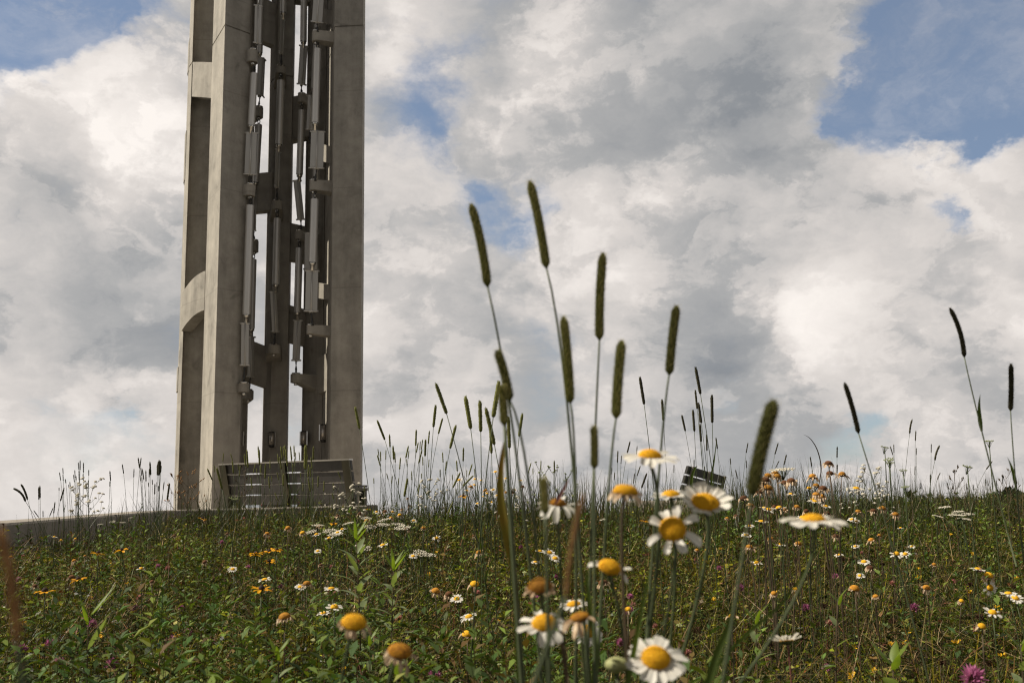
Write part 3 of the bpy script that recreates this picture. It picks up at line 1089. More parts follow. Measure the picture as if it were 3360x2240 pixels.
def weeds(n, y0, y1, big=1.0):
    """taller leafy stems standing in clumps"""
    x, y = scatter(n * 3, y0, y1, 0.5, 1.1)
    k = rng.random(len(x)) < np.clip((vnoise(x + 40, y, 1.3, 91) - .40) * 2.6, 0.02, 1)
    x, y = x[k], y[k]
    n = len(x)
    z = ground(x, y)
    H = (0.12 + 0.22 * rng.random(n)) * np.clip(1.25 - y * .035, .7, 1.2)
    az = rng.random(n) * 6.28
    ln = 0.35 * rng.random(n)
    up = np.stack([np.cos(az) * np.sin(ln), np.sin(az) * np.sin(ln), np.cos(ln)], 1)
    b = np.stack([x, y, z], 1)
    col = tints(n, [(0.050, 0.085, 0.026), (0.085, 0.125, 0.030), (0.040, 0.062, 0.024), (0.13, 0.165, 0.04), (0.10, 0.07, 0.03)], [30, 26, 24, 12, 5])
    Vs, Cs = [], []
    for k in range(15):
        t = (0.18 + 0.82 * (k + rng.random(n)) / 15)
        c = b + up * (H * t)[:, None]
        w = k * 2.4 + az + rng.random(n)
        a = unit(np.stack([np.cos(w), np.sin(w), 0.9 * t - .25 + .5 * rng.random(n)], 1))
        l = big * ((0.022 + 0.026 * rng.random(n)) * (1.15 - .5 * t))[:, None] * np.clip(y / 4, .9, 1.6)[:, None]
        s = unit(np.cross(a, np.array([0, 0, 1.0]) + .5 * (rng.random((n, 3)) - .5)))
        nn = np.cross(s, a)
        wd = l * (0.24 + .2 * rng.random((n, 1)))
        Vs.append(np.stack([c, c + a * l * .45 + s * wd * .5 + nn * wd * .15, c + a * l - nn * l * .18, c + a * l * .45 - s * wd * .5 + nn * wd * .15], 1))
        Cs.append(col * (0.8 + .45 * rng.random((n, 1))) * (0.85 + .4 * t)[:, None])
    s = np.stack([-np.sin(az), np.cos(az), 0 * az], 1) * (0.0012 * np.clip(y / 3, .8, 2))[:, None]
    e_ = b + up * H[:, None]
    Vs.append(np.stack([b + s, e_ + s * .5, e_ - s * .5, b - s], 1))
    Cs.append(col * np.array([.9, .6, .6]))
    return np.concatenate(Vs), np.concatenate(Cs)


V, Cc = leafy(210000, 1.15, 14.0)
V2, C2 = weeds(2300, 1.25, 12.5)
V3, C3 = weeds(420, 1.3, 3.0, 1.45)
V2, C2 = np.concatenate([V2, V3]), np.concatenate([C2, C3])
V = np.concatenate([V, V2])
Cc = np.concatenate([Cc, C2])
big_mesh('ground_cover', V, [(0, 1, 2, 3)], Cc, M['tint'])


def ribbons(x, y, L, w, lean, bend, az=None, z0=None, seg=3):
    n = len(x)
    z = ground(x, y) if z0 is None else z0
    az = rng.random(n) * 2 * PI if az is None else az
    base = np.stack([x, y, z], 1)
    hd = np.stack([np.cos(az), np.sin(az), np.zeros(n)], 1)
    tw = az + 1.4 * (rng.random(n) - .5)
    sd = np.stack([-np.sin(tw), np.cos(tw), 0.5 * (rng.random(n) - .5)], 1)
    pts = []
    p = base.copy()
    for i in range(seg + 1):
        pts.append(p.copy())
        a = lean + bend * (i + .5) / seg
        p = p + (hd * np.sin(a)[:, None] + np.array([0, 0, 1.0]) * np.cos(a)[:, None]) * (L / seg)[:, None]
    V = []
    for i in range(seg + 1):
        f = 1 - (i / seg) ** 1.5 * .92
        V += [pts[i] + sd * (w * f / 2)[:, None], pts[i] - sd * (w * f / 2)[:, None]]
    F = [(2 * i, 2 * i + 1, 2 * i + 3, 2 * i + 2) for i in range(seg)]
    return np.stack(V, 1), F


# grass blades
x, y = scatter(82000, 1.1, 14.0, 0.6, 1.2)
n = len(x)
far = np.clip((y / 3.0) ** 0.55, 0.8, 2.4)
L = (0.10 + 0.20 * rng.random(n) ** 1.6) * (0.7 + .6 * vnoise(x + 40, y, 1.1, 21))
V, F = ribbons(x, y, L, (0.0014 + .0026 * rng.random(n) ** 1.6) * far, .05 + .8 * rng.random(n), .3 + 1.6 * rng.random(n))
col = tints(n, [(0.058, 0.078, 0.011), (0.130, 0.148, 0.020), (0.028, 0.040, 0.009), (0.22, 0.16, 0.055), (0.085, 0.052, 0.020)], [30, 20, 30, 10, 8])
big_mesh('meadow_grass', V, F, col, M['tint'])

# taller grass along the brow, thinner and seen against the sky
x, y = scatter(66000, 5.0, 19.0, 0.8, 0.4)
k = (y > 6.2) & ((x > -1.6) | (y < 12.8))
k &= (y < 11 + 9 * sstep(0.5, 3.5, x))
x, y = x[k], y[k]
n = len(x)
dens = vnoise(x + 40, y, 0.7, 33)
k = rng.random(n) < (0.30 + 1.6 * np.maximum(dens - .35, 0))
x, y = x[k], y[k]
n = len(x)
L = (0.12 + 0.42 * rng.random(n) ** 1.5) * (.55 + .9 * dens[k]) * (1 - .30 * sstep(2.0, 4.5, x))
V, F = ribbons(x, y, L, (0.0038 + .004 * rng.random(n)) * np.clip(y / 7, .8, 2), .02 + .45 * rng.random(n) ** 1.5, .05 + 1.5 * rng.random(n) ** 2)
col = tints(n, [(0.040, 0.052, 0.018), (0.062, 0.072, 0.024), (0.09, 0.07, 0.035), (0.030, 0.034, 0.016)], [30, 20, 12, 20])
big_mesh('brow_grass', V, F, col, M['tint'])

# thin dark upright stems of last month's flowers
x, y = scatter(9000, 1.6, 12.5, 0.5, 0.9)
n = len(x)
L = 0.12 + 0.24 * rng.random(n)
V, F = ribbons(x, y, L, (0.0013 + .0009 * rng.random(n)) * np.clip(y / 3, .8, 2.4), .02 + .25 * rng.random(n), .3 * (rng.random(n) - .3))
big_mesh('withered_stems', V, F, tints(n, [(0.040, 0.030, 0.016), (0.060, 0.060, 0.024), (0.085, 0.050, 0.026), (0.20, 0.14, 0.07)], [24, 20, 16, 7]), M['tint_dry'])

# dead stalks lying about in the green
x, y = scatter(44000, 1.15, 12.5, 0.6, 1.15)
n = len(x)
z0 = ground(x, y) + 0.02 + 0.21 * rng.random(n) ** 1.2
L = 0.04 + 0.17 * rng.random(n) ** 2.0
far = np.clip((y / 3.0) ** 0.5, 0.8, 2.2)
V, F = ribbons(x, y, L, (0.0010 + .0014 * rng.random(n) ** 1.5) * far, .5 + 1.1 * rng.random(n), 1.6 * (rng.random(n) - .4), None, z0)
patch = vnoise(x + 40, y, 1.2, 77)
col = tints(n, [(0.33, 0.23, 0.11), (0.20, 0.125, 0.060), (0.085, 0.050, 0.030), (0.44, 0.34, 0.20), (0.17, 0.07, 0.04), (0.09, 0.10, 0.03)], [16, 22, 34, 7, 6, 20])
big_mesh('dry_stalks', V, F, col, M['tint_dry'])

# withered leaf scraps and brown seed bits
x, y = scatter(26000, 1.15, 12.0, 0.5, 1.25)
n = len(x)
z = ground(x, y) + 0.015 + 0.16 * rng.random(n) ** 1.2
far = np.clip((y / 3.0) ** 0.45, 0.8, 2.0)
c = np.stack([x, y, z], 1)
a = unit(rng.random((n, 3)) - .5)
s = unit(np.cross(a, rng.random((n, 3)) - .5))
nn = np.cross(a, s)
l = ((0.007 + .014 * rng.random(n) ** 2) * far)[:, None]
w = l * .42
V = np.stack([c, c + a * l * .5 + s * w * .5 + nn * l * .1, c + a * l, c + a * l * .5 - s * w * .5 + nn * l * .1], 1)
col = tints(n, [(0.14, 0.080, 0.035), (0.065, 0.034, 0.018), (0.26, 0.165, 0.08), (0.20, 0.065, 0.022), (0.030, 0.020, 0.012)], [24, 30, 10, 5, 24], .4)
big_mesh('leaf_litter', V, [(0, 1, 2, 3)], col, M['tint_dry'])


# ------------------------------------------------------------------ far wood on the lower slope (one mass)
def far_wood():
    Vs = []
    r = np.random.default_rng(3)
    top = [(1600, 1172), (1680, 1166), (1760, 1170), (1860, 1168), (1930, 1160), (1985, 1157), (2020, 1141), (2060, 1138), (2120, 1142), (2180, 1143), (2240, 1138),
           (2290, 1124), (2330, 1117), (2370, 1114), (2420, 1118), (2520, 1122), (2640, 1126)]
    px = np.array([t[0] for t in top])
    py = np.array([t[1] for t in top])
    for i in range(46):
        q = 1600 + (2640 - 1600) * (i + r.random() * .8) / 46
        Y = 92 + 34 * r.random()
        t = W(q, float(np.interp(q, px, py)) + r.random() * 7, Y)
        zb = gz(t.x, Y)
        R = 2.0 + 2.2 * r.random()
        zt = t.z
        for k in range(9):
            h = r.random()
            cc = np.array([t.x + (r.random() - .5) * R * 1.6, Y + (r.random() - .5) * R * 1.6, zt - R * .45 - h * min(7.0, zt - zb - 1)])
            rr = R * (.45 + .4 * r.random())
            m = 150
            d_ = unit(r.normal(size=(m, 3)))
            ctr = cc + d_ * rr * (0.6 + .45 * r.random((m, 1))) * np.array([1, 1, .8])
            a = unit(d_ + r.normal(size=(m, 3)) * .7)
            s = unit(np.cross(a, r.normal(size=(m, 3))))
            l = .28 + .35 * r.random((m, 1))
            Vs.append(np.stack([ctr - a * l, ctr + s * l * .7, ctr + a * l, ctr - s * l * .7], 1))
        # trunk
        b = np.array([t.x, Y, zb])
        e_ = np.array([t.x, Y, zt - R * .6])
        for ang in (0, 1.57):
            s = np.array([math.cos(ang), math.sin(ang), 0]) * .22
            Vs.append(np.stack([b - s, b + s, e_ + s * .4, e_ - s * .4], 0)[None])
    V = np.concatenate(Vs)
    big_mesh('distant_woods', V, [(0, 1, 2, 3)], tints(len(V), [(0.04, 0.055, 0.025), (0.028, 0.040, 0.020)], [1, 1]), M['far_leaf'])


far_wood()

# ------------------------------------------------------------------ plants one can count
def ray_to_ground(px, py, hgt, ymin=1.45, ymax=11.0):
    """distance at which the sight line through (px, py) is hgt above the soil"""
    d = ray(px, py)
    Y = ymin
    while Y < ymax:
        q = d * (Y / d.y)
        if q.z - gz(q.x, q.y) <= hgt:
            return Y
        Y *= 1.02
    return ymax


def bez(p0, p1, p2, n):
    return [p0 * (1 - t) ** 2 + p1 * (2 * t * (1 - t)) + p2 * t * t for t in (i / n for i in range(n + 1))]


def frame_from(n, spin=0.0):
    n = Vector(n).normalized()
    a = Vector((1, 0, 0)) if abs(n.x) < .8 else Vector((0, 1, 0))
    a = (a - n * a.dot(n)).normalized()
    b = n.cross(a)
    c, s = math.cos(spin), math.sin(spin)
    return a * c + b * s, b * c - a * s, n


# ---- timothy grass
def spike_mesh(mb, pts, r, fine):
    """a timothy seed head: a bristly spike along pts (base to tip)"""
    k = len(pts) - 1
    L = sum((pts[i + 1] - pts[i]).length for i in range(k))
    if fine == 2:
        prof = lambda t: r * (0.70 if t < .02 else 1.0) * min(1, (0.55 + t * 9)) * (1.0 if t < .88 else max(.28, 1 - ((t - .88) / .12) ** 2 * .75))
        N = 40
        c = []
        for i in range(N + 1):
            t = i / N
            f = t * k
            j = min(int(f), k - 1)
            c.append(lerp(pts[j], pts[j + 1], f - j))
        mb.tube(c, [prof(i / N) * .72 for i in range(N + 1)], 10, 0)
        rows = max(26, int(L / 0.0017))
        per = 15
        for i in range(rows):
            t = (i + .5) / rows
            f = t * N
            j = min(int(f), N - 1)
            cc = lerp(c[j], c[j + 1], f - j)
            ax = (c[j + 1] - c[j]).normalized()
            a, b, _ = frame_from(ax)
            pr = prof(t)
            for q in range(per):
                w = 2 * PI * (q + .5 * (i % 2) + random.uniform(-.2, .2)) / per
                o = a * math.cos(w) + b * math.sin(w)
                s = ax.cross(o)
                p0 = cc + o * pr * .62
                tip = cc + o * pr * random.uniform(.98, 1.12) + ax * .0016
                h = .00085
                mb.add([p0 + s * h - ax * .0007, p0 - s * h - ax * .0007, p0 + ax * .0014, tip], [(0, 1, 3), (1, 2, 3), (2, 0, 3)], 0)
                if q % 3 != i % 3:
                    e = tip + o * r * random.uniform(.30, .80) + ax * random.uniform(.0006, .0024)
                    mb.add([tip + s * .00024, tip - s * .00024, e], [(0, 1, 2)], 1)
    else:
        n = 22 if fine == 1 else 9
        sg = 8 if fine == 1 else 6
        c, rr = [], []
        for i in range(n + 1):
            t = i / n
            f = t * k
            j = min(int(f), k - 1)
            c.append(lerp(pts[j], pts[j + 1], f - j))
            rr.append(r * min(1, .6 + t * 6) * (1.0 if t < .85 else max(.3, 1 - ((t - .85) / .15) ** 2 * .7)) * (1.0 + (.13 if i % 2 else -.10) + random.uniform(-.08, .08)))
        mb.tube(c, rr, sg, 0)
        if fine == 1:
            for i in range(150):
                t = random.random()
                f = t * n
                j = min(int(f), n - 1)
                cc = lerp(c[j], c[j + 1], f - j)
                ax = (c[j + 1] - c[j]).normalized()
                a, b, _ = frame_from(ax)
                w = random.random() * 6.28
                o = a * math.cos(w) + b * math.sin(w)
                s = ax.cross(o) * .0009
                p0 = cc + o * rr[j] * .85
                mb.add([p0 + s, p0 - s, p0 + o * r * .42 + ax * .0035], [(0, 1, 2)], 0)


def timothy(tip, hb, Y, label, group, r=0.0042, fine=0, base=None, via=None, curve=0.0, leaf=None, headmat='timothy_head', Yb=None, rs=0.0009):
    """tip, hb = top and foot of the seed head in the photograph; base = where the stalk leaves the soil"""
    p1, p0 = W(tip[0], tip[1], Y), W(hb[0], hb[1], Y)
    d = (p1 - p0)
    yb = Yb or Y
    if base is not None:
        q = W(base[0], base[1], yb)
        pb = Vector((q.x, yb, gz(q.x, yb) - .02)) if base[1] > 1560 else q
        if base[1] > 1560:        # carry the seen direction on down to the soil
            dd = (q - p0)
            s_ = (gz(q.x, yb) - .02 - p0.z) / dd.z if abs(dd.z) > 1e-6 else 1
            pb = p0 + dd * s_
    else:
        h = p0.z - gz(p0.x, Y)
        lean = -(d.x / max(d.z, 1e-3))
        bx = p0.x + lean * h * 0.45 + random.uniform(-.02, .02)
        by = Y + random.uniform(-.04, .04)
        pb = Vector((bx, by, gz(bx, by) - .02))
    root = thing('timothy_grass', pb, label, 'timothy grass', group)
    mb = MB()
    rs = max(rs, Y * 0.00016)
    if base is not None:      # seen part as a curve, then straight on down to the soil
        q = W(base[0], base[1], yb)
        v = W(via[0], via[1], Y) if via else (p0 + q) / 2
        st = bez(q, v * 2 - (p0 + q) / 2, p0, 8)
        mb.tube([pb] + st, [rs * 1.9] + [rs * 1.6 - rs * .6 * i / 8 for i in range(9)], 6)
    else:
        mid = lerp(p0 - d.normalized() * ((p0 - pb).length * .5), (p0 + pb) / 2, .35)
        st = bez(pb, mid, p0, 8)
        mb.tube(st, [rs * 1.7 - rs * .7 * i / 8 for i in range(9)], 6 if fine else 4)
    mb.build('stem', M['timothy_stem' if fine == 2 else 'stem'], root, pb)  # darker colour on smaller stalks paints in their silhouette
    mb = MB()
    side = Vector((d.z, 0, -d.x)).normalized()
    hp = [lerp(p0, p1, i / 6) + side * (curve * d.length * (i / 6) * (1 - i / 6) * 2) for i in range(7)]
    spike_mesh(mb, hp, r, fine)
    mb.build('seed_head', [M[headmat], M['awn' if headmat == 'timothy_head' else headmat]], root, pb)
    for lf in (leaf or []):
        t, ln, wd, dx, mt = lf
        i = min(int(t * 8), 7)
        a0 = st[i]
        ax = (st[i + 1] - st[i]).normalized()
        blade_part(root, pb, a0, ax, ln, wd, dx, mt)
    return root


def blade_mesh(mb, a0, ax, ln, wd, dx, drop=0.5, seg=8):
    """a folded grass blade leaving a0 along ax and bending towards dx (x, y)"""
    out = Vector((dx[0], dx[1], 0))
    P = [a0.copy()]
    for i in range(seg):
        t = (i + .5) / seg
        dv = (ax * (1 - t * drop) + out * (0.25 + t * .9)).normalized()
        if drop > 1:
            dv = (dv - Vector((0, 0, 1)) * (drop - 1) * t).normalized()
        P.append(P[-1] + dv * (ln / seg))
    vs, fs = [], []
    for i, q in enumerate(P):
        t = i / seg
        dv = (P[min(i + 1, seg)] - P[max(i - 1, 0)]).normalized()
        s = dv.cross(Vector((0.25, 1, 0.1))).normalized()
        nn = s.cross(dv)
        w = wd * .5 * min(1, .45 + t * 2.5) * max(.03, (1 - t ** 2.2))
        vs += [q + s * w, q + nn * w * .35, q - s * w]
    for i in range(seg):
        for j in (0, 1):
            fs.append((3 * i + j, 3 * i + j + 1, 3 * i + j + 4, 3 * i + j + 3))
    mb.add(vs, fs, 0, True)


def blade_part(root, pb, a0, ax, ln, wd, dx, mt, drop=0.5):
    mb = MB()
    blade_mesh(mb, a0, ax, ln, wd, dx, drop)
    return mb.build('leaf', M[mt], root, pb)


G_NEAR = 'tall timothy heads close to the viewer'
timothy((1082, 470), (1120, 658), .95, 'large near timothy head standing farthest towards the tower, high on a thin stalk', G_NEAR, .0046, 2, (1245, 1568), (1180, 1000), .05)
timothy((1217, 417), (1255, 615), .93, 'topmost near timothy head of all, leaning, against the clouds', G_NEAR, .0046, 2, (1352, 1568), (1303, 930), .03)
timothy((1385, 582), (1377, 780), .96, 'upright near timothy head highest of the middle trio', G_NEAR, .0048, 2, (1349, 1568), (1362, 1130), -.03)
timothy((1294, 728), (1310, 925), .92, 'near timothy head crossing the stalk of the topmost one', G_NEAR, .0047, 2, (1322, 1568), (1322, 1120), .02)
timothy((1428, 783), (1415, 960), .90, 'stout near timothy head above the petal-less brown daisy', G_NEAR, .0050, 2, (1370, 1568), (1396, 1150), -.02)
timothy((1554, 703), (1537, 860), .95, 'near timothy head standing above the topmost white daisy', G_NEAR, .0047, 2, (1478, 1568), (1514, 1080), -.02)
timothy((1142, 805), (1171, 919), .88, 'near timothy head overlapping a second one beside a yellow-green blade', G_NEAR, .0045, 2, (1262, 1568), (1215, 1110), .05)
timothy((1153, 885), (1159, 976), .86, 'lower of two overlapping near timothy heads with a broad yellowing blade', G_NEAR, .0040, 2, (1200, 1568), (1178, 1260), 0,
        None, rs=.0015)
timothy((1364, 980), (1365, 1075), .84, 'short plump near timothy head between two daisies', G_NEAR, .0034, 2, (1366, 1568), None, .02)
timothy((1778, 920), (1727, 1135), .68, 'largest blurred timothy head, leaning over the withered daisies', G_NEAR, .0054, 2, (1660, 1568), (1712, 1240), -.03)
timothy((1248, 1100), (1253, 1180), .66, 'smallest near timothy head, in front of the daisy with a reddish stalk', G_NEAR, .0028, 2, (1262, 1568), None, 0)
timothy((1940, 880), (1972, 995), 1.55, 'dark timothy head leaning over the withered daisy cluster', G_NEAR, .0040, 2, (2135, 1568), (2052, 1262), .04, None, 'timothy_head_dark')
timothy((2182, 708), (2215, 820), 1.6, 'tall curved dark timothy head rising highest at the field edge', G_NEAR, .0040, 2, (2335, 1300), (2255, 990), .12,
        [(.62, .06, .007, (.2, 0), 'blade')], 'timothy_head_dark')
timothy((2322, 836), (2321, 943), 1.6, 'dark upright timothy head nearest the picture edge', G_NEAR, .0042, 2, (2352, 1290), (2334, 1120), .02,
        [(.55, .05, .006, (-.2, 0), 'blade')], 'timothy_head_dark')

# smaller timothy, listed as tip x, y, foot x, y in local crops of the photograph
LISTS = [
    # (scale, x0, y0, Ymax, material, entries)
    (.1696, 0, 1050, 7.3, 'timothy_head_dark', [
        (180, 420, 345, 595, .25), (285, 362, 372, 570, .08), (525, 398, 527, 572), (540, 378, 545, 550), (745, 600, 727, 758), (720, 680, 672, 795), (870, 410, 818, 590),
        (805, 200, 822, 312), (850, 140, 855, 220), (852, 225, 857, 318), (883, 290, 893, 350), (945, 330, 952, 402), (930, 365, 934, 410), (1012, 168, 1018, 278), (995, 230, 1008, 335),
        (1060, 65, 1068, 165), (1085, 38, 1085, 170), (1070, 165, 1072, 310), (1130, 70, 1130, 205), (1125, 220, 1126, 297), (1052, 335, 1052, 390), (1030, 250, 1032, 310),
        (1202, 165, 1202, 250), (1196, 308, 1194, 355), (1488, 180, 1497, 318), (1488, 320, 1487, 395), (1655, 90, 1675, 220), (1815, 150, 1811, 272), (1870, 0, 1890, 145),
        (1912, 0, 1895, 130), (1905, 130, 1918, 245), (1925, 150, 1948, 303), (1975, 172, 1977, 328), (1895, 235, 1905, 320), (1920, 260, 1925, 340), (2030, 55, 2040, 240),
        (2022, 150, 2020, 270), (2140, 55, 2148, 245), (2155, 35, 2158, 240), (2175, 45, 2170, 210), (2130, 95, 2130, 245), (2185, 110, 2178, 200), (2062, 300, 2065, 370),
        (2010, 340, 2015, 400), (2098, 350, 2095, 500), (2125, 330, 2125, 400), (2145, 380, 2145, 460), (2222, 330, 2210, 440), (2295, 350, 2265, 575), (805, 810, 803, 900),
        (582, 718, 583, 810), (800, 408, 800, 450), (455, 715, 520, 805)]),
    (.16667, 476, 1022, 8.2, 'timothy_head', [
        (225, 105, 215, 230), (320, 112, 350, 210), (345, 210, 362, 390), (510, 125, 530, 290), (545, 62, 560, 310), (700, 10, 712, 180), (715, 60, 720, 270), (740, 260, 738, 420),
        (865, 205, 865, 330), (805, 255, 795, 460), (680, 320, 690, 420), (665, 250, 635, 380), (455, 280, 445, 430), (427, 255, 430, 340), (100, 275, 100, 370), (0, 320, 70, 480),
        (130, 310, 205, 600), (145, 395, 190, 520), (600, 445, 620, 600), (845, 432, 860, 590), (885, 425, 890, 500), (970, 120, 985, 250), (1000, 160, 1020, 330), (1015, 15, 1035, 200),
        (1050, 15, 1060, 160), (1070, 0, 1100, 200), (1080, 60, 1105, 290), (1145, 10, 1165, 200), (1150, 100, 1160, 210), (1195, 0, 1200, 160), (1215, 95, 1220, 200), (1205, 180, 1205, 300),
        (1180, 250, 1180, 400), (1265, 90, 1275, 210), (1355, 0, 1350, 330), (1380, 130, 1370, 280), (1465, 15, 1460, 200), (1430, 165, 1445, 330), (1400, 265, 1390, 440), (1420, 300, 1425, 440),
        (1280, 370, 1290, 440), (960, 370, 985, 480), (1050, 390, 1050, 560), (1455, 435, 1455, 620), (1390, 440, 1420, 640), (1530, 420, 1525, 580), (1610, 490, 1605, 640),
        (1735, 520, 1740, 620), (1800, 360, 1845, 470), (930, 650, 970, 760), (1320, 520, 1320, 640), (1720, 660, 1740, 740)]),
    (.2678, 770, 805, 9.5, 'timothy_head', [
        (170, 480, 208, 668), (360, 597, 425, 763), (465, 715, 470, 828), (862, 280, 955, 540), (862, 467, 842, 655), (920, 580, 885, 712), (1035, 638, 985, 838), (695, 678, 690, 815),
        (808, 685, 798, 800), (750, 760, 738, 850), (730, 775, 725, 850), (712, 785, 695, 875), (775, 762, 770, 905), (745, 848, 715, 968), (628, 815, 605, 920), (632, 855, 625, 925),
        (612, 925, 616, 990), (560, 915, 552, 1018), (495, 812, 502, 935), (510, 865, 515, 960), (435, 848, 433, 935), (365, 840, 375, 905), (388, 862, 390, 948), (360, 893, 387, 988),
        (440, 1050, 455, 1108), (490, 1070, 485, 1140), (655, 1030, 655, 1110), (620, 1095, 592, 1250), (725, 1140, 710, 1240), (740, 1050, 740, 1095), (920, 870, 925, 960), (900, 1015, 900, 1082),
        (805, 930, 800, 1000), (750, 905, 752, 985), (955, 945, 945, 1030), (1100, 830, 1097, 950), (1040, 940, 1047, 1035), (1072, 1045, 1010, 1172), (1185, 1070, 1095, 1160), (1175, 970, 1145, 1070),
        (1115, 388, 1162, 670), (1240, 428, 1248, 695), (1290, 490, 1365, 805), (1405, 260, 1355, 570), (1330, 670, 1340, 880), (1605, 540, 1577, 735), (1485, 565, 1495, 835), (1195, 1010, 1200, 1090),
        (1680, 960, 1655, 1050), (1765, 940, 1763, 1025), (1878, 940, 1880, 1050), (2066, 993, 2066, 1060), (1695, 1005, 1697, 1060), (1010, 1295, 965, 1400), (950, 1290, 952, 1360), (1035, 1180, 1040, 1230),
        (330, 1090, 332, 1140), (250, 1160, 250, 1210), (545, 1090, 540, 1150), (860, 1200, 855, 1260), (1128, 1020, 1128, 1085), (1005, 1062, 1005, 1110)]),
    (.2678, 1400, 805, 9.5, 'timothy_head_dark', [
        (260, 225, 297, 460), (450, 418, 462, 598), (737, 142, 780, 372), (735, 337, 752, 500), (762, 445, 788, 620), (715, 507, 728, 692), (620, 552, 650, 690), (775, 625, 785, 780),
        (765, 530, 775, 620), (877, 378, 881, 618), (833, 720, 835, 858), (912, 742, 925, 842), (1188, 787, 1172, 876), (1172, 937, 1175, 1005), (1080, 1020, 1097, 1097), (1035, 920, 1040, 975),
        (1447, 790, 1418, 890), (1455, 943, 1425, 1003), (1518, 890, 1495, 982), (1515, 1020, 1508, 1070), (1720, 906, 1735, 990), (1953, 820, 1951, 918), (1950, 975, 1950, 1052), (177, 775, 152, 876),
        (237, 815, 232, 890), (72, 855, 68, 960), (103, 897, 98, 970), (553, 975, 552, 1048), (265, 987, 235, 1075), (320, 1050, 275, 1175), (215, 1050, 205, 1140), (330, 1100, 326, 1175),
        (725, 930, 725, 1010), (815, 990, 818, 1060), (20, 1000, 18, 1060), (45, 1040, 40, 1110)]),
    (.3571, 1792, 665, 9.0, 'timothy_head_dark', [
        (850, 832, 833, 925, -.08), (873, 905, 869, 972), (876, 1017, 875, 1063), (730, 993, 732, 1050), (707, 1005, 725, 1063), (972, 990, 971, 1048), (1025, 1002, 995, 1097, -.1), (547, 1135, 538, 1180),
        (367, 1008, 365, 1080), (368, 1122, 366, 1180), (193, 1073, 202, 1138), (40, 1060, 25, 1125), (1365, 1102, 1325, 1155), (965, 1185, 965, 1240), (868, 1130, 866, 1190), (1320, 1215, 1322, 1260),
        (1335, 1225, 1337, 1262), (1075, 1240, 1082, 1275), (1110, 1240, 1115, 1280), (1150, 1235, 1150, 1275), (1200, 1245, 1203, 1290), (1240, 1250, 1242, 1290), (1390, 1225, 1391, 1265), (1430, 1205, 1428, 1250),
        (1030, 1175, 1010, 1220), (905, 1240, 905, 1280)]),
]
REG = [(0, 110, 'by the far end of the low wall'), (110, 165, 'first in the clump above the low wall'), (165, 240, 'of the tall clump above the low wall'),
       (240, 300, 'alone between two wall clumps'), (300, 345, 'of the clump beside the tower foot'), (345, 400, 'right at the tower foot'),
       (400, 560, "before the bench's shaded near end"), (560, 632, 'before the bench slats, short of its middle'), (632, 665, 'of the thick clump at mid bench'),
       (665, 690, 'just past mid bench'), (690, 760, 'of the clump on the far bench half'), (760, 850, 'between the bench end and the sky'),
       (850, 905, 'in the first thicket beyond the tower'), (905, 960, 'in the second thicket beyond the tower'), (960, 1000, 'in the densest thicket past the tower'),
       (1000, 1060, 'above the small far daisies'), (1060, 1120, 'over the middle of the far daisy patch'), (1120, 1215, 'crossing the yellowing blade'),
       (1215, 1420, 'low on the brow behind near stalks'), (1420, 1490, 'behind the topmost daisy'), (1490, 1560, 'between topmost daisy and tilted bench'),
       (1560, 1600, 'left side of the tilted bench clump'), (1600, 1660, 'of the clump over the tilted bench'), (1660, 1760, 'just past the tilted bench'),
       (1760, 1960, 'over the withered daisy cluster'), (1960, 2085, 'beside the green umbels on the brow'), (2085, 2130, 'of the slim trio on the brow'),
       (2130, 2190, 'of the slim pair on the brow'), (2190, 2400, 'on the far brow by the woods')]


def region(px):
    for a, b, t in REG:
        if a <= px < b:
            return t
    return 'on the brow'


allt = []
for sc_, x0, y0, ymax, mt, ent in LISTS:
    for e_ in ent:
        allt.append(((x0 + e_[0] * sc_, y0 + e_[1] * sc_), (x0 + e_[2] * sc_, y0 + e_[3] * sc_), e_[4] if len(e_) > 4 else 0.0, mt, ymax))
allt.sort(key=lambda q: q[0][0])
cnt = {}
for q in allt:
    cnt[region(q[0][0])] = cnt.get(region(q[0][0]), 0) + 1
seen = {}
for tip, hb, cv, mt, ymax in allt:
    rg = region(tip[0])
    i = seen.get(rg, 0)
    seen[rg] = i + 1
    h = math.hypot(tip[0] - hb[0], tip[1] - hb[1])
    Y = min(max(random.uniform(.070, .088) * 2287 / h, 2.1), ymax * random.uniform(.93, 1.0))
    if ymax > 9 and Y > 6:
        Y = min(Y, random.uniform(6.0, ymax))
    p0 = W(hb[0], hb[1], Y)
    while not open_field(np.array([p0.x]), np.array([Y]))[0] and Y > 2:
        Y *= .95
        p0 = W(hb[0], hb[1], Y)
    while p0.z - gz(p0.x, Y) > 1.02 and Y > 1.4:
        Y *= .95
        p0 = W(hb[0], hb[1], Y)
    long_ = h / 2287 * Y
    r = max(.0030, min(.0050, long_ * .055)) * random.uniform(.9, 1.1)
    r = max(r, .00045 * Y)
    word = 'thin dark timothy head' if mt.endswith('dark') else 'greenish timothy head'
    lab = f'{word} {rg}' if cnt[rg] == 1 else f'{word} {rg}, {ORD[i]} from the left'
    fine = 1 if h > 34 else 0
    lf = None
    if random.random() < .35:
        lf = [(random.uniform(.35, .7), random.uniform(.05, .11), .0045, (random.choice((-1, 1)) * random.uniform(.3, .9), random.uniform(-.4, .4)), 'blade')]
    timothy(tip, hb, Y, lab, 'timothy grass standing along the brow', r, fine, None, None, cv, lf, mt)

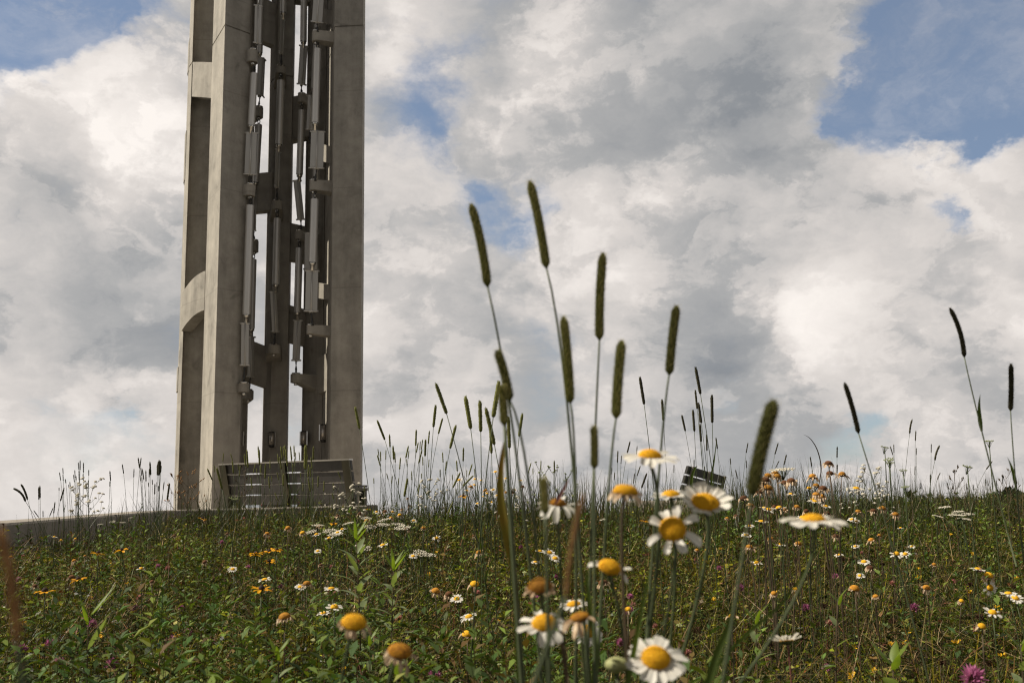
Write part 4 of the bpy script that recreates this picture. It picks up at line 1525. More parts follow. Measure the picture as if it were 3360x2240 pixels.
# two brown seed heads very close to the lens, and the broad yellowing blade
timothy((2, 1225), (40, 1480), .30, 'very blurred tan seed head close to the lens at the field edge', 'blurred tan seed heads', .0013, 2, (52, 1568), None, .06, None, 'seed_tan')
timothy((1337, 1145), (1300, 1370), .46, 'blurred tan seed head in front of the daisies', 'blurred tan seed heads', .0010, 2, (1228, 1568), (1270, 1450), -.05, None, 'seed_tan')

def grass_blade(pts, w, Y, label, mt):
    P = [W(q[0], q[1], Y + (q[2] if len(q) > 2 else 0)) for q in pts]
    sm = []
    for i in range(len(P) - 1):
        a, b, c, d_ = P[max(i - 1, 0)], P[i], P[i + 1], P[min(i + 2, len(P) - 1)]
        for k in range(5):
            t = k / 5
            sm.append(0.5 * ((2 * b) + (c - a) * t + (2 * a - 5 * b + 4 * c - d_) * t * t + (3 * b - a - 3 * c + d_) * t ** 3))
    sm.append(P[-1])
    n = len(sm) - 1
    root = sm[0]
    vs, fs = [], []
    for i, q in enumerate(sm):
        t = i / n
        dv = (sm[min(i + 1, n)] - sm[max(i - 1, 0)]).normalized()
        s = dv.cross(Vector((.35, 1, .1))).normalized()
        nn = s.cross(dv)
        hw = w * .5 * min(1, .35 + 2.6 * t) * max(.03, 1 - t ** 3)
        vs += [q + s * hw, q + nn * hw * .4, q - s * hw]
    for i in range(n):
        for j in (0, 1):
            fs.append((3 * i + j, 3 * i + j + 1, 3 * i + j + 4, 3 * i + j + 3))
    mb = MB()
    mb.add(vs, fs, 0, True)
    o = mb.build('grass_blade', M[mt], None, root)
    o.location = root
    tag(o, label, 'grass blade', None, 'thing')
    return o


grass_blade([(1182, 1330), (1166, 1240), (1150, 1150), (1152, 1060), (1168, 978)], .0085, .88, 'broad yellow-green blade reddening at its tip beside the overlapping timothy heads', 'blade_red')
grass_blade([(1196, 1640), (1188, 1430), (1174, 1240), (1166, 1110)], .0060, .87, 'dark green sheath blade below the broad yellowing one', 'blade')
grass_blade([(1612, 1640), (1640, 1520), (1672, 1440), (1690, 1365)], .0060, .72, 'bright green blade rising past the lowest big daisy', 'blade')
grass_blade([(1428, 1640), (1455, 1500), (1474, 1400), (1492, 1310)], .0045, .80, 'slim green blade among the daisy stalks', 'blade')
grass_blade([(1560, 1640), (1690, 1480), (1800, 1380), (1880, 1260)], .0032, .85, 'long leaning stem-like blade behind the edge-on daisy', 'blade')
grass_blade([(1276, 1156), (1290, 1130), (1308, 1098)], .0034, .90, 'short reddish stalk sticking out of the daisy with folded petals', 'twig_red')
grass_blade([(1880, 1120, 0), (1886, 1075), (1878, 1035), (1862, 1008), (1845, 997)], .0040, 3.4, 'arching dry grass over the withered daisies', 'stem_dry')
grass_blade([(1640, 1180), (1634, 1100), (1640, 1060), (1646, 1008)], .0065, 3.2, 'dark upright blade in front of the tilted bench', 'blade')
grass_blade([(1596, 1200), (1588, 1110), (1595, 1078), (1602, 1070)], .010, 3.4, 'short wide blade beside the tilted bench', 'blade')
grass_blade([(1350, 1640), (1368, 1500), (1352, 1380), (1346, 1290)], .0050, .85, 'thick dull green blade rising in the midst of the near stalks', 'blade')
grass_blade([(1308, 1640), (1300, 1540), (1290, 1470), (1283, 1420)], .0042, .85, 'yellowish bent stalk below the lower daisy', 'stem_dry')


# ---- ox-eye daisies
def disc_mesh(mb, c, n, R, H, rings=8, seg=20, mi=0):
    a, b, n = frame_from(n)
    vs, fs = [c + n * H], []
    for i in range(1, rings + 1):
        t = i / rings * PI * .56
        for j in range(seg):
            w = 2 * PI * (j + .5 * (i % 2)) / seg
            k = 1 + random.uniform(-.025, .025)
            vs.append(c + (a * math.cos(w) + b * math.sin(w)) * (R * math.sin(t) * k) + n * (H * math.cos(t) * k))
    for j in range(seg):
        fs.append((0, 1 + j, 1 + (j + 1) % seg))
    for i in range(rings - 1):
        for j in range(seg):
            p0 = 1 + i * seg + j
            p1 = 1 + i * seg + (j + 1) % seg
            fs.append((p0, p0 + seg, p1 + seg, p1))
    mb.add(vs, fs, mi, True)


def florets(mb, c, n, R, H, N=230):
    """the disc's tiny flowers, packed in a spiral over the dome"""
    a, b, n = frame_from(n)
    for i in range(N):
        t = math.sqrt((i + .5) / N) * PI * .53
        w = i * 2.39996
        rd_ = a * math.cos(w) + b * math.sin(w)
        q = c + rd_ * (R * math.sin(t)) + n * (H * math.cos(t))
        m = (rd_ * (math.sin(t) * H / R) + n * math.cos(t)).normalized()
        s = R * .072 * random.uniform(.8, 1.25)
        u, v, _ = frame_from(m, random.random() * 3)
        top = q + m * s * random.uniform(.7, 1.7)
        vs = [q + (u * math.cos(k * PI / 2.5) + v * math.sin(k * PI / 2.5)) * s - m * s * .2 for k in range(5)] + [top]
        mb.add(vs, [(k, (k + 1) % 5, 5) for k in range(5)], 0, True)


def petal_mesh(mb, c, out, n, L, w, r0, rise, droop, cup=0.25, curl=0.0, nu=6, notch=True, mi=0):
    """strap petal from radius r0 outwards; rise lifts it, droop bends the tip down"""
    s = n.cross(out)
    vs, fs = [], []
    for i in range(nu + 1):
        t = i / nu
        z = L * (rise * t - droop * t * t)
        x = r0 + L * (t - .18 * droop * t * t * abs(droop))
        hw = w * .5 * (0.42 + 1.15 * t - .55 * t * t) * (1.0 if t < .8 else (1 - ((t - .8) / .2) ** 2 * .55))
        for j in range(5):
            u = (j - 2) / 2
            tip = (-.05 * L * (1 if j in (1, 3) else .2)) if (notch and i == nu and j != 2) else (-.07 * L if (notch and i == nu) else 0)
            q = c + out * (x + (tip if i == nu else 0)) + s * (hw * u) + n * (z + hw * cup * (abs(u) ** 2) + curl * hw * u * t + (.04 * w if j in (1, 3) else 0))
            vs.append(q)
    for i in range(nu):
        for j in range(4):
            fs.append((5 * i + j, 5 * i + j + 1, 5 * i + j + 6, 5 * i + j + 5))
    mb.add(vs, fs, mi, True)


def calyx_mesh(mb, c, n, R, H, mi=0):
    a, b, n = frame_from(n)
    pts = [c - n * (H * (1.0 - .05)), c - n * (H * .75), c - n * (H * .25), c + n * (H * .05)]
    mb.tube(pts, [R * .18, R * .62, R * .98, R * .96], 16, mi)


def daisy(head, base, Y, R, Rd, label, group, tilt=20, lean=0, npet=17, petals='petal', pmode='flat', via=None, disc='disc', calyx='calyx', Hd=.55, stemr=.0010, arc=None, Yb=None, stem='stem', Lvar=.12, rise=.12, droop=.22):
    """near flower, each petal a part; head = disc centre in the photograph, tilt = degrees leaned towards the viewer"""
    c = W(head[0], head[1], Y)
    q = W(base[0], base[1], Yb or Y)
    dd = q - c
    s_ = (gz(q.x, q.y) - .02 - c.z) / dd.z
    pb = c + dd * s_
    n = Matrix.Rotation(rad(lean), 3, 'Y') @ (Matrix.Rotation(rad(tilt), 3, 'X') @ Vector((0, 0, 1)))
    root = thing('oxeye_daisy', pb, label, 'daisy', group)
    v = W(via[0], via[1], Y) if via else (c + q) / 2
    foot = c - n * (Rd * .55)
    mid = v * 2 - (foot + q) / 2
    mb = MB()
    pts = bez(q, mid, foot, 10)
    mb.tube([pb] + pts, [stemr * 1.2] + [stemr] * 10 + [stemr * 1.3], 8)
    mb.build('stem', M[stem], root, pb)
    mb = MB()
    calyx_mesh(mb, c, n, Rd * 1.02, Rd * .52)
    mb.build('calyx', M[calyx], root, pb)
    mb = MB()
    disc_mesh(mb, c + n * (Rd * .02), n, Rd * .97, Rd * Hd * .95, 8, 24)
    florets(mb, c + n * (Rd * .02), n, Rd, Rd * Hd)
    mb.build('disc', M[disc], root, pb)
    a, b, n = frame_from(n, random.random() * 6)
    for i in range(npet):
        w = 2 * PI * (i + random.uniform(-.22, .22)) / npet
        if arc and not any(lo <= math.degrees(w) % 360 <= hi for lo, hi in arc):
            continue
        o = a * math.cos(w) + b * math.sin(w)
        if pmode == 'stub' and random.random() < .22:
            continue
        L = (R - Rd * .75) * (1 + random.uniform(-Lvar, Lvar))
        wd = R * random.uniform(.25, .37)
        mb = MB()
        if pmode == 'flat':
            petal_mesh(mb, c - n * Rd * .06, o, n, L, wd, Rd * .78, rise + random.uniform(-.10, .12), droop + random.uniform(-.12, .16), random.uniform(.1, .4), random.uniform(-.3, .3))
        elif pmode == 'cup':
            petal_mesh(mb, c - n * Rd * .06, o, n, L, wd, Rd * .78, .55 + random.uniform(-.15, .15), .15 + random.uniform(-.1, .1), random.uniform(.2, .5), random.uniform(-.3, .3))
        elif pmode == 'droop':
            petal_mesh(mb, c - n * Rd * .06, o, n, L, wd, Rd * .78, random.uniform(-.3, .5), random.uniform(.1, .7), random.uniform(.2, .5), random.uniform(-.5, .5))
        elif pmode == 'ragged':
            petal_mesh(mb, c - n * Rd * .06, o, n, L, wd * 1.1, Rd * .78, random.uniform(-.5, .9), random.uniform(.2, .9), random.uniform(.2, .6), random.uniform(-.6, .6))
        else:      # withered stubs
            petal_mesh(mb, c - n * Rd * .12, o, n, L * random.uniform(.9, 1.9), wd * 1.2, Rd * .80, random.uniform(-.9, .3), random.uniform(.1, .9), random.uniform(.5, 1.2), random.uniform(-1, 1))
        mb.build('petal', M[petals], root, pb)
    return root


GD = 'large ox-eye daisies close to the viewer'
daisy((1493, 1048), (1470, 1568), .86, .0256, .0094, 'topmost big white daisy, seen almost edge-on against the sky', GD, 12, 4, 19, 'petal', 'flat', (1513, 1240), Hd=.62, stemr=.0015)
daisy((1541, 1138), (1530, 1568), 1.0, .0195, .0084, 'daisy half hidden behind the topmost daisy stalk', GD, 8, -2, 16, 'petal', 'flat', (1552, 1300), Hd=.6, stemr=.0013, rise=.3)
daisy((1620, 1156), (1548, 1568), .88, .0226, .0117, 'big white daisy facing the viewer below the tilted bench', GD, 34, 3, 20, 'petal', 'cup', (1618, 1300), Hd=.55, stemr=.0015)
daisy((1545, 1216), (1505, 1568), .84, .0225, .0106, 'ragged daisy with few drooping petals and a tilted orange disc', GD, 58, -20, 8, 'petal', 'ragged', (1545, 1330), Hd=.66, stemr=.0011, disc='disc', Lvar=.3)
daisy((1281, 1158), (1300, 1568), .95, .0218, .0078, 'daisy with folded petals beside a reddish stalk', GD, 8, 6, 13, 'petal', 'droop', (1287, 1300), Hd=.7, stemr=.0012, disc='disc_spent')
daisy((1250, 1433), (1262, 1700), .84, .0215, .0097, 'big daisy with a domed yellow disc at the lower middle', GD, 26, -4, 14, 'petal', 'droop', (1262, 1540), Hd=.72, stemr=.0014, arc=[(0, 360)], Lvar=.2)
daisy((1506, 1512), (1512, 1760), .80, .0232, .0108, 'lowest big daisy, facing up with gappy white petals', GD, 40, 3, 18, 'petal', 'flat', (1512, 1620), Hd=.6, stemr=.0015, Lvar=.2, droop=.1)
daisy((1869, 1196), (1700, 1568), .78, .0255, .0092, 'big daisy seen edge-on from below beside the withered cluster', GD, 4, 3, 21, 'petal', 'flat', (1838, 1350), Hd=.55, stemr=.0012, rise=.18)
daisy((1806, 1472), (1822, 1640), 1.35, .0205, .0090, 'white daisy seen from underneath on a pinkish stalk', GD, -14, -4, 18, 'petal', 'cup', (1815, 1530), Hd=.3, stemr=.0012, stem='twig_red')
daisy((1318, 1388), (1330, 1640), 1.25, .0195, .0080, 'small white daisy behind the domed daisy', GD, 10, -6, 15, 'petal', 'flat', (1322, 1480), Hd=.5, stemr=.0012)
daisy((1349, 1449), (1362, 1660), 1.55, .0250, .0100, 'white daisy turned aside behind the near stalks', GD, 50, 30, 17, 'petal', 'flat', None, Hd=.5, stemr=.0012)
GS = 'spent daisies close to the viewer'
daisy((1437, 1131), (1445, 1568), .82, .0125, .0098, 'petal-less brown-rimmed yellow daisy head on a dark stalk', GS, 6, 6, 15, 'petal_withered', 'stub', (1428, 1260), 'disc', 'calyx_dry', .62, .0013, stem='stem_dry')
daisy((1400, 1304), (1440, 1568), .85, .0180, .0092, 'orange daisy with only a few ragged petals left', GS, 28, 14, 13, 'petal', 'droop', (1425, 1420), 'disc', 'calyx_dry', .62, .0013, arc=[(0, 70), (150, 210)])
daisy((1240, 1347), (1258, 1640), .86, .0125, .0099, 'round brown spent daisy head above the domed daisy', GS, 20, -6, 14, 'petal_withered', 'stub', (1250, 1450), 'disc_spent', 'calyx_dry', .62, .0013)
daisy((1332, 1418), (1352, 1640), .80, .0120, .0072, 'flat orange spent head behind the domed daisy', GS, 8, -10, 12, 'petal_withered', 'stub', None, 'disc_spent', 'calyx_dry', .5, .0014)
daisy((813, 1431), (780, 1600), .80, .0120, .0094, 'blurred spent yellow head below the tall leafy plant', GS, 22, 8, 14, 'petal_withered', 'stub', (796, 1500), 'disc', 'calyx_dry', .62, .0013)
daisy((918, 1497), (876, 1640), .84, .0120, .0094, 'blurred rust-brown spent head at the lower edge', GS, 22, 12, 15, 'petal_withered', 'stub', (900, 1540), 'disc_spent', 'calyx_dry', .58, .0013)


ZU_ = Vector((0, 0, 1))
M['bud'] = plant('pale_bud', (0.50, 0.50, 0.25), (0.34, 0.37, 0.15), 0.6, 0.2, None, 260)


def bud(px, py, Y):
    c = W(px, py, Y)
    pb = Vector((c.x + .01, Y, gz(c.x, Y) - .02))
    root = thing('daisy_bud', pb, 'pale green closed daisy bud beside the lowest big daisy', 'flower bud')
    mb = MB()
    mb.tube(bez(pb, Vector((c.x + .012, Y, (c.z + pb.z) / 2)), c - Vector((0, 0, .008)), 8), .0014, 8)
    mb.build('stem', M['stem'], root, pb)
    mb = MB()
    mb.tube([c + Vector((0, 0, z)) for z in (-.007, -.005, -.002, .001, .0035, .005)], [.003, .0075, .0098, .0092, .0062, .001], 18)
    florets(mb, c + Vector((0, 0, -.002)), ZU_, .0088, .0062, 70)
    mb.build('bud_scales', M['bud'], root, pb)


bud(1417, 1522, .82)

# ------------------------------------------------------------------ smaller flowers: one of each kind is built, then copied
PROTO = {}


def proto(kind, variant, parts):
    """parts: list of (part name, MB, material, is_head)"""
    res = []
    for nm, mb, mt, hd in parts:
        me = bpy.data.meshes.new(f'{kind}_{nm}')
        me.from_pydata(mb.v, [], mb.f)
        for m_ in (mt if isinstance(mt, list) else [mt]):
            me.materials.append(m_)
        me.polygons.foreach_set('material_index', mb.m)
        me.polygons.foreach_set('use_smooth', mb.sm)
        me.update()
        res.append((nm, me, hd))
    PROTO.setdefault(kind, []).append(res)


Z = Vector((0, 0, 0))
ZU = Vector((0, 0, 1))


def stem_proto(r, bend):
    mb = MB()
    mb.tube(bez(Vector((bend * .6, bend * .3, 0)), Vector((bend, -bend * .5, .55)), Vector((0, 0, 1)), 7), r, 5)
    return mb


def ring(n, a, b_=None):
    return [(math.cos(2 * PI * (i + random.uniform(-.2, .2)) / n), math.sin(2 * PI * (i + random.uniform(-.2, .2)) / n)) for i in range(n)]


for v in range(5):
    R, Rd = .0215, .0085
    pm = MB()
    for cx, cy in ring(random.randint(13, 18), 0):
        if v >= 3 and random.random() < .35:
            continue
        petal_mesh(pm, Vector((0, 0, -.001)), Vector((cx, cy, 0)).normalized(), ZU, (R - Rd) * random.uniform(.85, 1.12), R * random.uniform(.25, .33), Rd * .75,
                   random.uniform(-.05, .35) if v < 3 else random.uniform(-.5, .4), random.uniform(0, .35), random.uniform(.1, .4), random.uniform(-.3, .3), 4)
    dm = MB()
    disc_mesh(dm, Z, ZU, Rd, Rd * (.5 if v < 3 else .7), 5, 14)
    cm = MB()
    calyx_mesh(cm, Vector((0, 0, -.0005)), ZU, Rd, Rd * .5)
    proto('daisy', v, [('stem', stem_proto(.0012, random.uniform(-.05, .05)), M['stem'], False), ('petals', pm, M['petal'], True), ('disc', dm, M['disc'], True), ('calyx', cm, M['calyx'], True)])
for v in range(6):
    Rd = .0092
    pm = MB()
    for cx, cy in ring(13, 0):
        if v % 2 and random.random() < .4:
            continue
        petal_mesh(pm, Vector((0, 0, -.0015)), Vector((cx, cy, 0)).normalized(), ZU, random.uniform(.004, .0095 if v < 3 else .013), .0062, Rd * .72,
                   random.uniform(-.9, .3), random.uniform(.1, .9), random.uniform(.4, 1.2), random.uniform(-1, 1), 3)
    dm = MB()
    disc_mesh(dm, Z, ZU, Rd, Rd * .72, 5, 14)
    cm = MB()
    calyx_mesh(cm, Vector((0, 0, -.0005)), ZU, Rd, Rd * .6)
    mt = ('disc', 'disc_spent', 'disc_rust', 'disc', 'disc_spent', 'disc_rust')[v]
    for kd in (('spent',) if v in (0, 3) else ('spent', 'brown')):
      proto(kd, v, [('stem', stem_proto(.0012, random.uniform(-.05, .05)), M['stem_dry'], False), ('withered_petals', pm, M['petal_withered'], True), ('disc', dm, M[mt], True), ('calyx', cm, M['calyx_dry'], True)])
for v in range(3):
    R, Rd = .026, .0075
    pm = MB()
    for cx, cy in ring(random.randint(9, 12), 0):
        if random.random() < .12:
            continue
        petal_mesh(pm, Vector((0, 0, -.001)), Vector((cx, cy, 0)).normalized(), ZU, (R - Rd) * random.uniform(.85, 1.1), .0085, Rd * .75, random.uniform(-.1, .4), random.uniform(0, .35), .25, random.uniform(-.3, .3), 4)
    dm = MB()
    disc_mesh(dm, Z, ZU, Rd, Rd * 1.1, 6, 14)
    cm = MB()
    calyx_mesh(cm, Vector((0, 0, -.0005)), ZU, Rd, Rd * .5)
    proto('susan', v, [('stem', stem_proto(.0013, random.uniform(-.05, .05)), M['stem'], False), ('petals', pm, M['susan_petal'], True), ('cone', dm, M['susan_cone'], True), ('calyx', cm, M['calyx'], True)])


def clover_head(R, n, lg, wd):
    mb = MB()
    for i in range(n):
        t = (i + .5) / n
        ph = math.acos(1 - 1.75 * t)
        w = i * 2.39996 + random.uniform(-.2, .2)
        d_ = Vector((math.sin(ph) * math.cos(w), math.sin(ph) * math.sin(w), math.cos(ph)))
        d2 = (d_ + Vector((0, 0, .5))).normalized()
        s = d2.cross(Vector((random.uniform(-1, 1), random.uniform(-1, 1), .3))).normalized()
        p0 = d_ * (R * .25)
        q = p0 + d2 * (R * lg * random.uniform(.8, 1.1))
        h = R * wd
        mb.add([p0 + s * h * .4, (p0 + q) / 2 + s * h, q, (p0 + q) / 2 - s * h, p0 - s * h * .4], [(0, 1, 2), (0, 2, 4), (4, 2, 3)], 0)
    return mb


for nm, mt, k, R in (('clover', 'clover', 3, .0125), ('clover_pale', 'clover_pale', 2, .0105), ('clover_spent', 'clover_spent', 3, .0110)):
    for v in range(k):
        hm = clover_head(R, 70, .95, .13)
        cm = MB()
        disc_mesh(cm, Vector((0, 0, -.002)), ZU, R * .55, R * .6, 4, 10)
        sm_ = M['stem'] if nm != 'clover_spent' else M['stem_dry']
        proto(nm, v, [('stem', stem_proto(.0010, random.uniform(-.06, .06)), sm_, False), ('flower_head', hm, M[mt], True), ('core', cm, M['calyx_dry'], True)])
for v in range(3):
    hm = MB()
    for i in range(random.randint(4, 6)):
        w = i * 1.15 + random.uniform(-.2, .2)
        o = Vector((math.cos(w), math.sin(w), 0))
        petal_mesh(hm, Z, o, ZU, .010, .0085, .0015, random.uniform(.5, 1.1), random.uniform(-.1, .4), .5, 0, 4, False)
        petal_mesh(hm, Vector((0, 0, -.001)), o, ZU, .008, .0050, .0015, random.uniform(.0, .3), .0, .6, 0, 3, False)
    proto('trefoil', v, [('stem', stem_proto(.0008, random.uniform(-.06, .06)), M['stem'], False), ('blossom', hm, M['trefoil'], True)])
for nm, mt, k in (('yarrow', 'yarrow', 3), ('umbel', 'umbel_green', 2)):
    for v in range(k):
        hm, br = MB(), MB()
        R = .032 if nm == 'yarrow' else .020
        for i in range(46 if nm == 'yarrow' else 26):
            rr = R * math.sqrt((i + .5) / 46) if nm == 'yarrow' else R * math.sqrt((i + .5) / 26)
            w = i * 2.39996
            c = Vector((rr * math.cos(w), rr * math.sin(w), .004 * random.random() - rr * (.12 if nm == 'yarrow' else -.3)))
            disc_mesh(hm, c - Vector((0, 0, .0015)), Vector((random.uniform(-.3, .3), random.uniform(-.3, .3), 1)), .0033, .0022, 2, 6)
            if i % 3 == 0:
                br.tube([Vector((0, 0, -.03)), c * .6 - Vector((0, 0, .010)), c - Vector((0, 0, .002))], .0006, 4)
        proto(nm, v, [('stem', stem_proto(.0014, random.uniform(-.03, .03)), M['stem'], False), ('branches', br, M['stem'], True), ('flower_head', hm, M[mt], True)])

KIND = {  # kind: object name, category, group, label words, usual height above the soil
    'daisy': ('oxeye_daisy', 'daisy', 'small ox-eye daisies in the field', 'small white daisy', .33),
    'spent': ('spent_daisy', 'daisy', 'withered daisy heads in the field', 'withered daisy head', .33),
    'brown': ('spent_daisy', 'daisy', 'withered daisy heads in the field', 'withered brown daisy head', .4),
    'susan': ('coneflower', 'flower', 'golden dark-eyed coneflowers in the field', 'golden dark-eyed coneflower', .33),
    'clover': ('red_clover', 'clover', 'pink clover heads in the field', 'pink clover head', .19),
    'clover_pale': ('pale_clover', 'clover', 'pale clover heads in the field', 'pale pink clover head', .20),
    'clover_spent': ('spent_clover', 'clover', 'dark spent clover heads in the field', 'dark dried clover head', .19),
    'trefoil': ('yellow_trefoil', 'flower', 'yellow trefoil blossoms in the field', 'small yellow trefoil blossom', .17),
    'yarrow': ('white_yarrow', 'yarrow', 'white yarrow umbels', 'white flat yarrow head', .36),
    'umbel': ('green_umbel', 'wild carrot', 'green unopened umbels', 'green unopened umbel', .5),
}
COLS = [(0, 120, 'by the far low wall'), (120, 260, 'under the wall clump'), (260, 420, 'below the tower foot'), (420, 600, "below the bench's near half"), (600, 720, "below the bench's far half"),
        (720, 800, 'left of the tall leafy plant'), (800, 860, 'around the tall leafy plant'), (860, 960, 'right of the tall leafy plant'), (960, 1050, 'under the timothy thicket'),
        (1050, 1120, 'under the far daisy patch'), (1120, 1220, 'below the yellowing blade'), (1220, 1400, 'around the domed daisy'), (1400, 1560, 'around the lowest big daisy'),
        (1560, 1690, 'beneath the tilted bench'), (1690, 1760, 'before the withered cluster'), (1760, 1830, 'in the withered cluster'), (1830, 1900, 'over the edge-on big daisy'), (1900, 1990, 'past the edge-on big daisy'), (1990, 2120, 'beside the leaning timothy'), (2120, 2250, 'by the yarrow patch'), (2250, 2400, 'at the picture edge')]
ROWS = [(0, 1135, 'on the skyline'), (1135, 1185, 'along the brow'), (1185, 1240, 'just under the brow'), (1240, 1310, 'in the middle field'), (1310, 1400, 'in the nearer field'), (1400, 1480, 'low in the field'), (1480, 1700, 'near the lower edge')]
TODO = []


def put(kind, pts, Y=None, jit=.10, size=1.0, tilt=(0, 25), hgt=None):
    for q in pts:
        TODO.append((kind, q[0], q[1], (q[2] if len(q) > 2 else Y), jit, size, tilt, hgt))


def place_all():
    cell = lambda px, py: (next((t for a, b, t in ROWS if a <= py < b), ''), next((t for a, b, t in COLS if a <= px < b), ''))
    TODO.sort(key=lambda q: q[1])
    cnt, seen = {}, {}
    for q in TODO:
        k = (q[0],) + cell(q[1], q[2])
        cnt[k] = cnt.get(k, 0) + 1
    for kind, px, py, Y, jit, size, tilt, hgt in TODO:
        name, cat, group, words, h0 = KIND[kind]
        k = (kind,) + cell(px, py)
        i = seen.get(k, 0)
        seen[k] = i + 1
        lab = f'{words} {k[1]} {k[2]}'
        if cnt[k] > 1:
            lab += f', {ORD[min(i, 24)]}'
        h = (hgt or h0) * random.uniform(.85, 1.15)
        y = Y * random.uniform(1 - jit, 1 + jit) if Y else ray_to_ground(px, py, h)
        p_ = W(px, py, y)
        while not open_field(np.array([p_.x]), np.array([y]))[0] and y > 2:
            y *= .95
            p_ = W(px, py, y)
        z0 = gz(p_.x, y) - .01
        while p_.z - z0 < .10 and y > 1.5:
            y *= .97
            p_ = W(px, py, y)
            z0 = gz(p_.x, y) - .01
        root = thing(name, (p_.x, y, z0), lab, cat, group)
        H = p_.z - z0
        v = random.choice(PROTO[kind])
        tz = random.random() * 6.28
        Rm = Matrix.Rotation(rad(random.uniform(*tilt)), 3, 'X') @ Matrix.Rotation(rad(random.uniform(-14, 14)), 3, 'Y') @ Matrix.Rotation(tz, 3, 'Z')
        sc_ = size * random.uniform(.88, 1.12)
        for nm, me, hd in v:
            o = bpy.data.objects.new(nm, me)
            C.objects.link(o)
            o.parent = root
            if hd:
                o.location = (0, 0, H)
                o.rotation_euler = Rm.to_euler()
                o.scale = (sc_, sc_, sc_)
            else:
                w = max(1.0, y / 3.4)
                o.scale = (w, w, H)
                o.rotation_euler = (0, 0, 0)


put('daisy', [(690, 1347), (761, 1351), (768, 1393), (743, 1407), (756, 1235), (608, 1330), (1003, 1235), (1049, 1374), (1077, 1415), (879, 1251), (786, 1215), (865, 1175), (902, 1175), (950, 1195), (727, 1227),
              (775, 1222), (1721, 1207), (1714, 1228), (1792, 1250), (1738, 1292), (1984, 1289), (1967, 1196), (1956, 1192), (1965, 1254), (2059, 1271), (2079, 1272), (1240, 1265), (1262, 1268), (1275, 1281), (1230, 1290),
              (2246, 1306), (2332, 1372), (2280, 1406), (2316, 1362)], hgt=.34, tilt=(5, 35))
put('daisy', [(2274, 1349)], None, 0, 1.0, (70, 85))
put('daisy', [(1055, 1102), (1091, 1100), (1105, 1103), (1090, 1113), (1073, 1126), (1138, 1083), (1146, 1097), (1162, 1098), (1196, 1103), (1133, 1124), (1153, 1124), (1119, 1133), (1142, 1137), (1129, 1153), (1097, 1156), (1182, 1124), (1110, 1140), (1150, 1145)], 5.6, .1, 1.0, (5, 30))
put('daisy', [(1858, 1121), (1967, 1121), (1817, 1134), (1866, 1147), (1757, 1166), (1789, 1166), (1872, 1151), (1897, 1162), (1749, 1197), (1842, 1188), (1765, 1170)], 2.9, .12, .95, (0, 20))
put('brown', [(1903, 1064), (1906, 1087), (1934, 1089), (1866, 1094), (1781, 1086), (1785, 1094), (1817, 1104), (1803, 1109), (1764, 1092), (1753, 1104), (1764, 1120), (1744, 1130), (1749, 1112), (1875, 1115), (1890, 1122), (1875, 1136), (1886, 1141),
              (1708, 1144), (1758, 1102), (1742, 1118), (1738, 1100)], 2.7, .10, 1.15, (-5, 18))
put('brown', [(2006, 1173), (2027, 1167), (2057, 1181), (1971, 1175), (1830, 1164), (1852, 1173), (1780, 1164), (1800, 1170), (1725, 1160), (1900, 1178)], 3.2, .12, 1.1, (0, 20))
put('spent', [(1770, 1237), (1834, 1248), (1920, 1231), (2019, 1229), (1721, 1256), (1999, 1304), (2001, 1240), (2271, 1321), (2128, 1349), (1963, 1351), (654, 1416), (1031, 1364), (1001, 1357), (1090, 1341), (733, 1208), (842, 1195), (898, 1189), (935, 1215),
              (973, 1212), (695, 1223), (661, 1212), (775, 1184), (826, 1179), (936, 1144), (941, 1161), (923, 1169), (918, 1182), (884, 1174), (614, 1225), (1074, 1456), (705, 1340), (1690, 1184), (1670, 1190), (1385, 1338), (1100, 1268)], size=1.15, hgt=.34)
put('spent', [(1082, 1117), (1200, 1117), (1115, 1126), (1178, 1131), (1162, 1130)], 5.6, .1, 1.1)
put('spent', [(140, 1240), (173, 1237), (170, 1287), (165, 1325), (80, 1345), (470, 1195), (400, 1230), (470, 1290), (522, 1225)], size=1.0, hgt=.28)
put('susan', [(846, 1169), (766, 1202), (619, 1265), (618, 1289), (588, 1270), (601, 1352), (225, 1270), (279, 1263), (180, 1330), (1480, 1196), (585, 1274), (103, 1357), (465, 1190), (636, 1262)], hgt=.34, tilt=(-8, 10))
put('susan', [(1064, 1139)], 5.2)
put('clover', [(43, 1331), (311, 1398), (212, 1434), (114, 1479), (429, 1454), (392, 1471), (484, 1475), (257, 1526), (133, 1520), (49, 1492), (1197, 1256), (1234, 1374), (1446, 1404), (1920, 1324), (1851, 1396), (2100, 1396), (865, 1465), (813, 1478),
               (998, 1552), (743, 1549), (363, 1300), (510, 1245), (1700, 1350)], size=1.15)
put('clover', [(2235, 1556)], 1.5, 0, 1.3)
put('clover_pale', [(915, 1420), (1905, 1430), (53, 1277), (600, 1160), (560, 1190), (2050, 1340), (2262, 1330), (1455, 1388), (1567, 1478), (385, 1305), (320, 1372), (1580, 1500), (2190, 1335), (820, 1290)], size=1.05)
put('trefoil', [(2197, 1477), (2301, 1507), (1957, 1556), (2235, 1274), (1004, 1268), (961, 1275), (986, 1319), (786, 1545), (590, 1558), (1102, 1232), (1618, 1291), (1705, 1184), (229, 1462), (407, 1457), (290, 1340), (253, 1297), (1280, 1468), (1240, 1452), (1655, 1260),
                (1618, 1265), (1355, 1440), (2110, 1330), (2290, 1400)], size=1.15, tilt=(0, 40))
put('yarrow', [(730, 1205), (713, 1220), (758, 1217), (842, 1189), (882, 1192), (880, 1203), (915, 1202), (925, 1210), (770, 1225), (800, 1200), (850, 1208), (835, 1255), (968, 1268), (985, 1272)], hgt=.36, tilt=(4, 16))
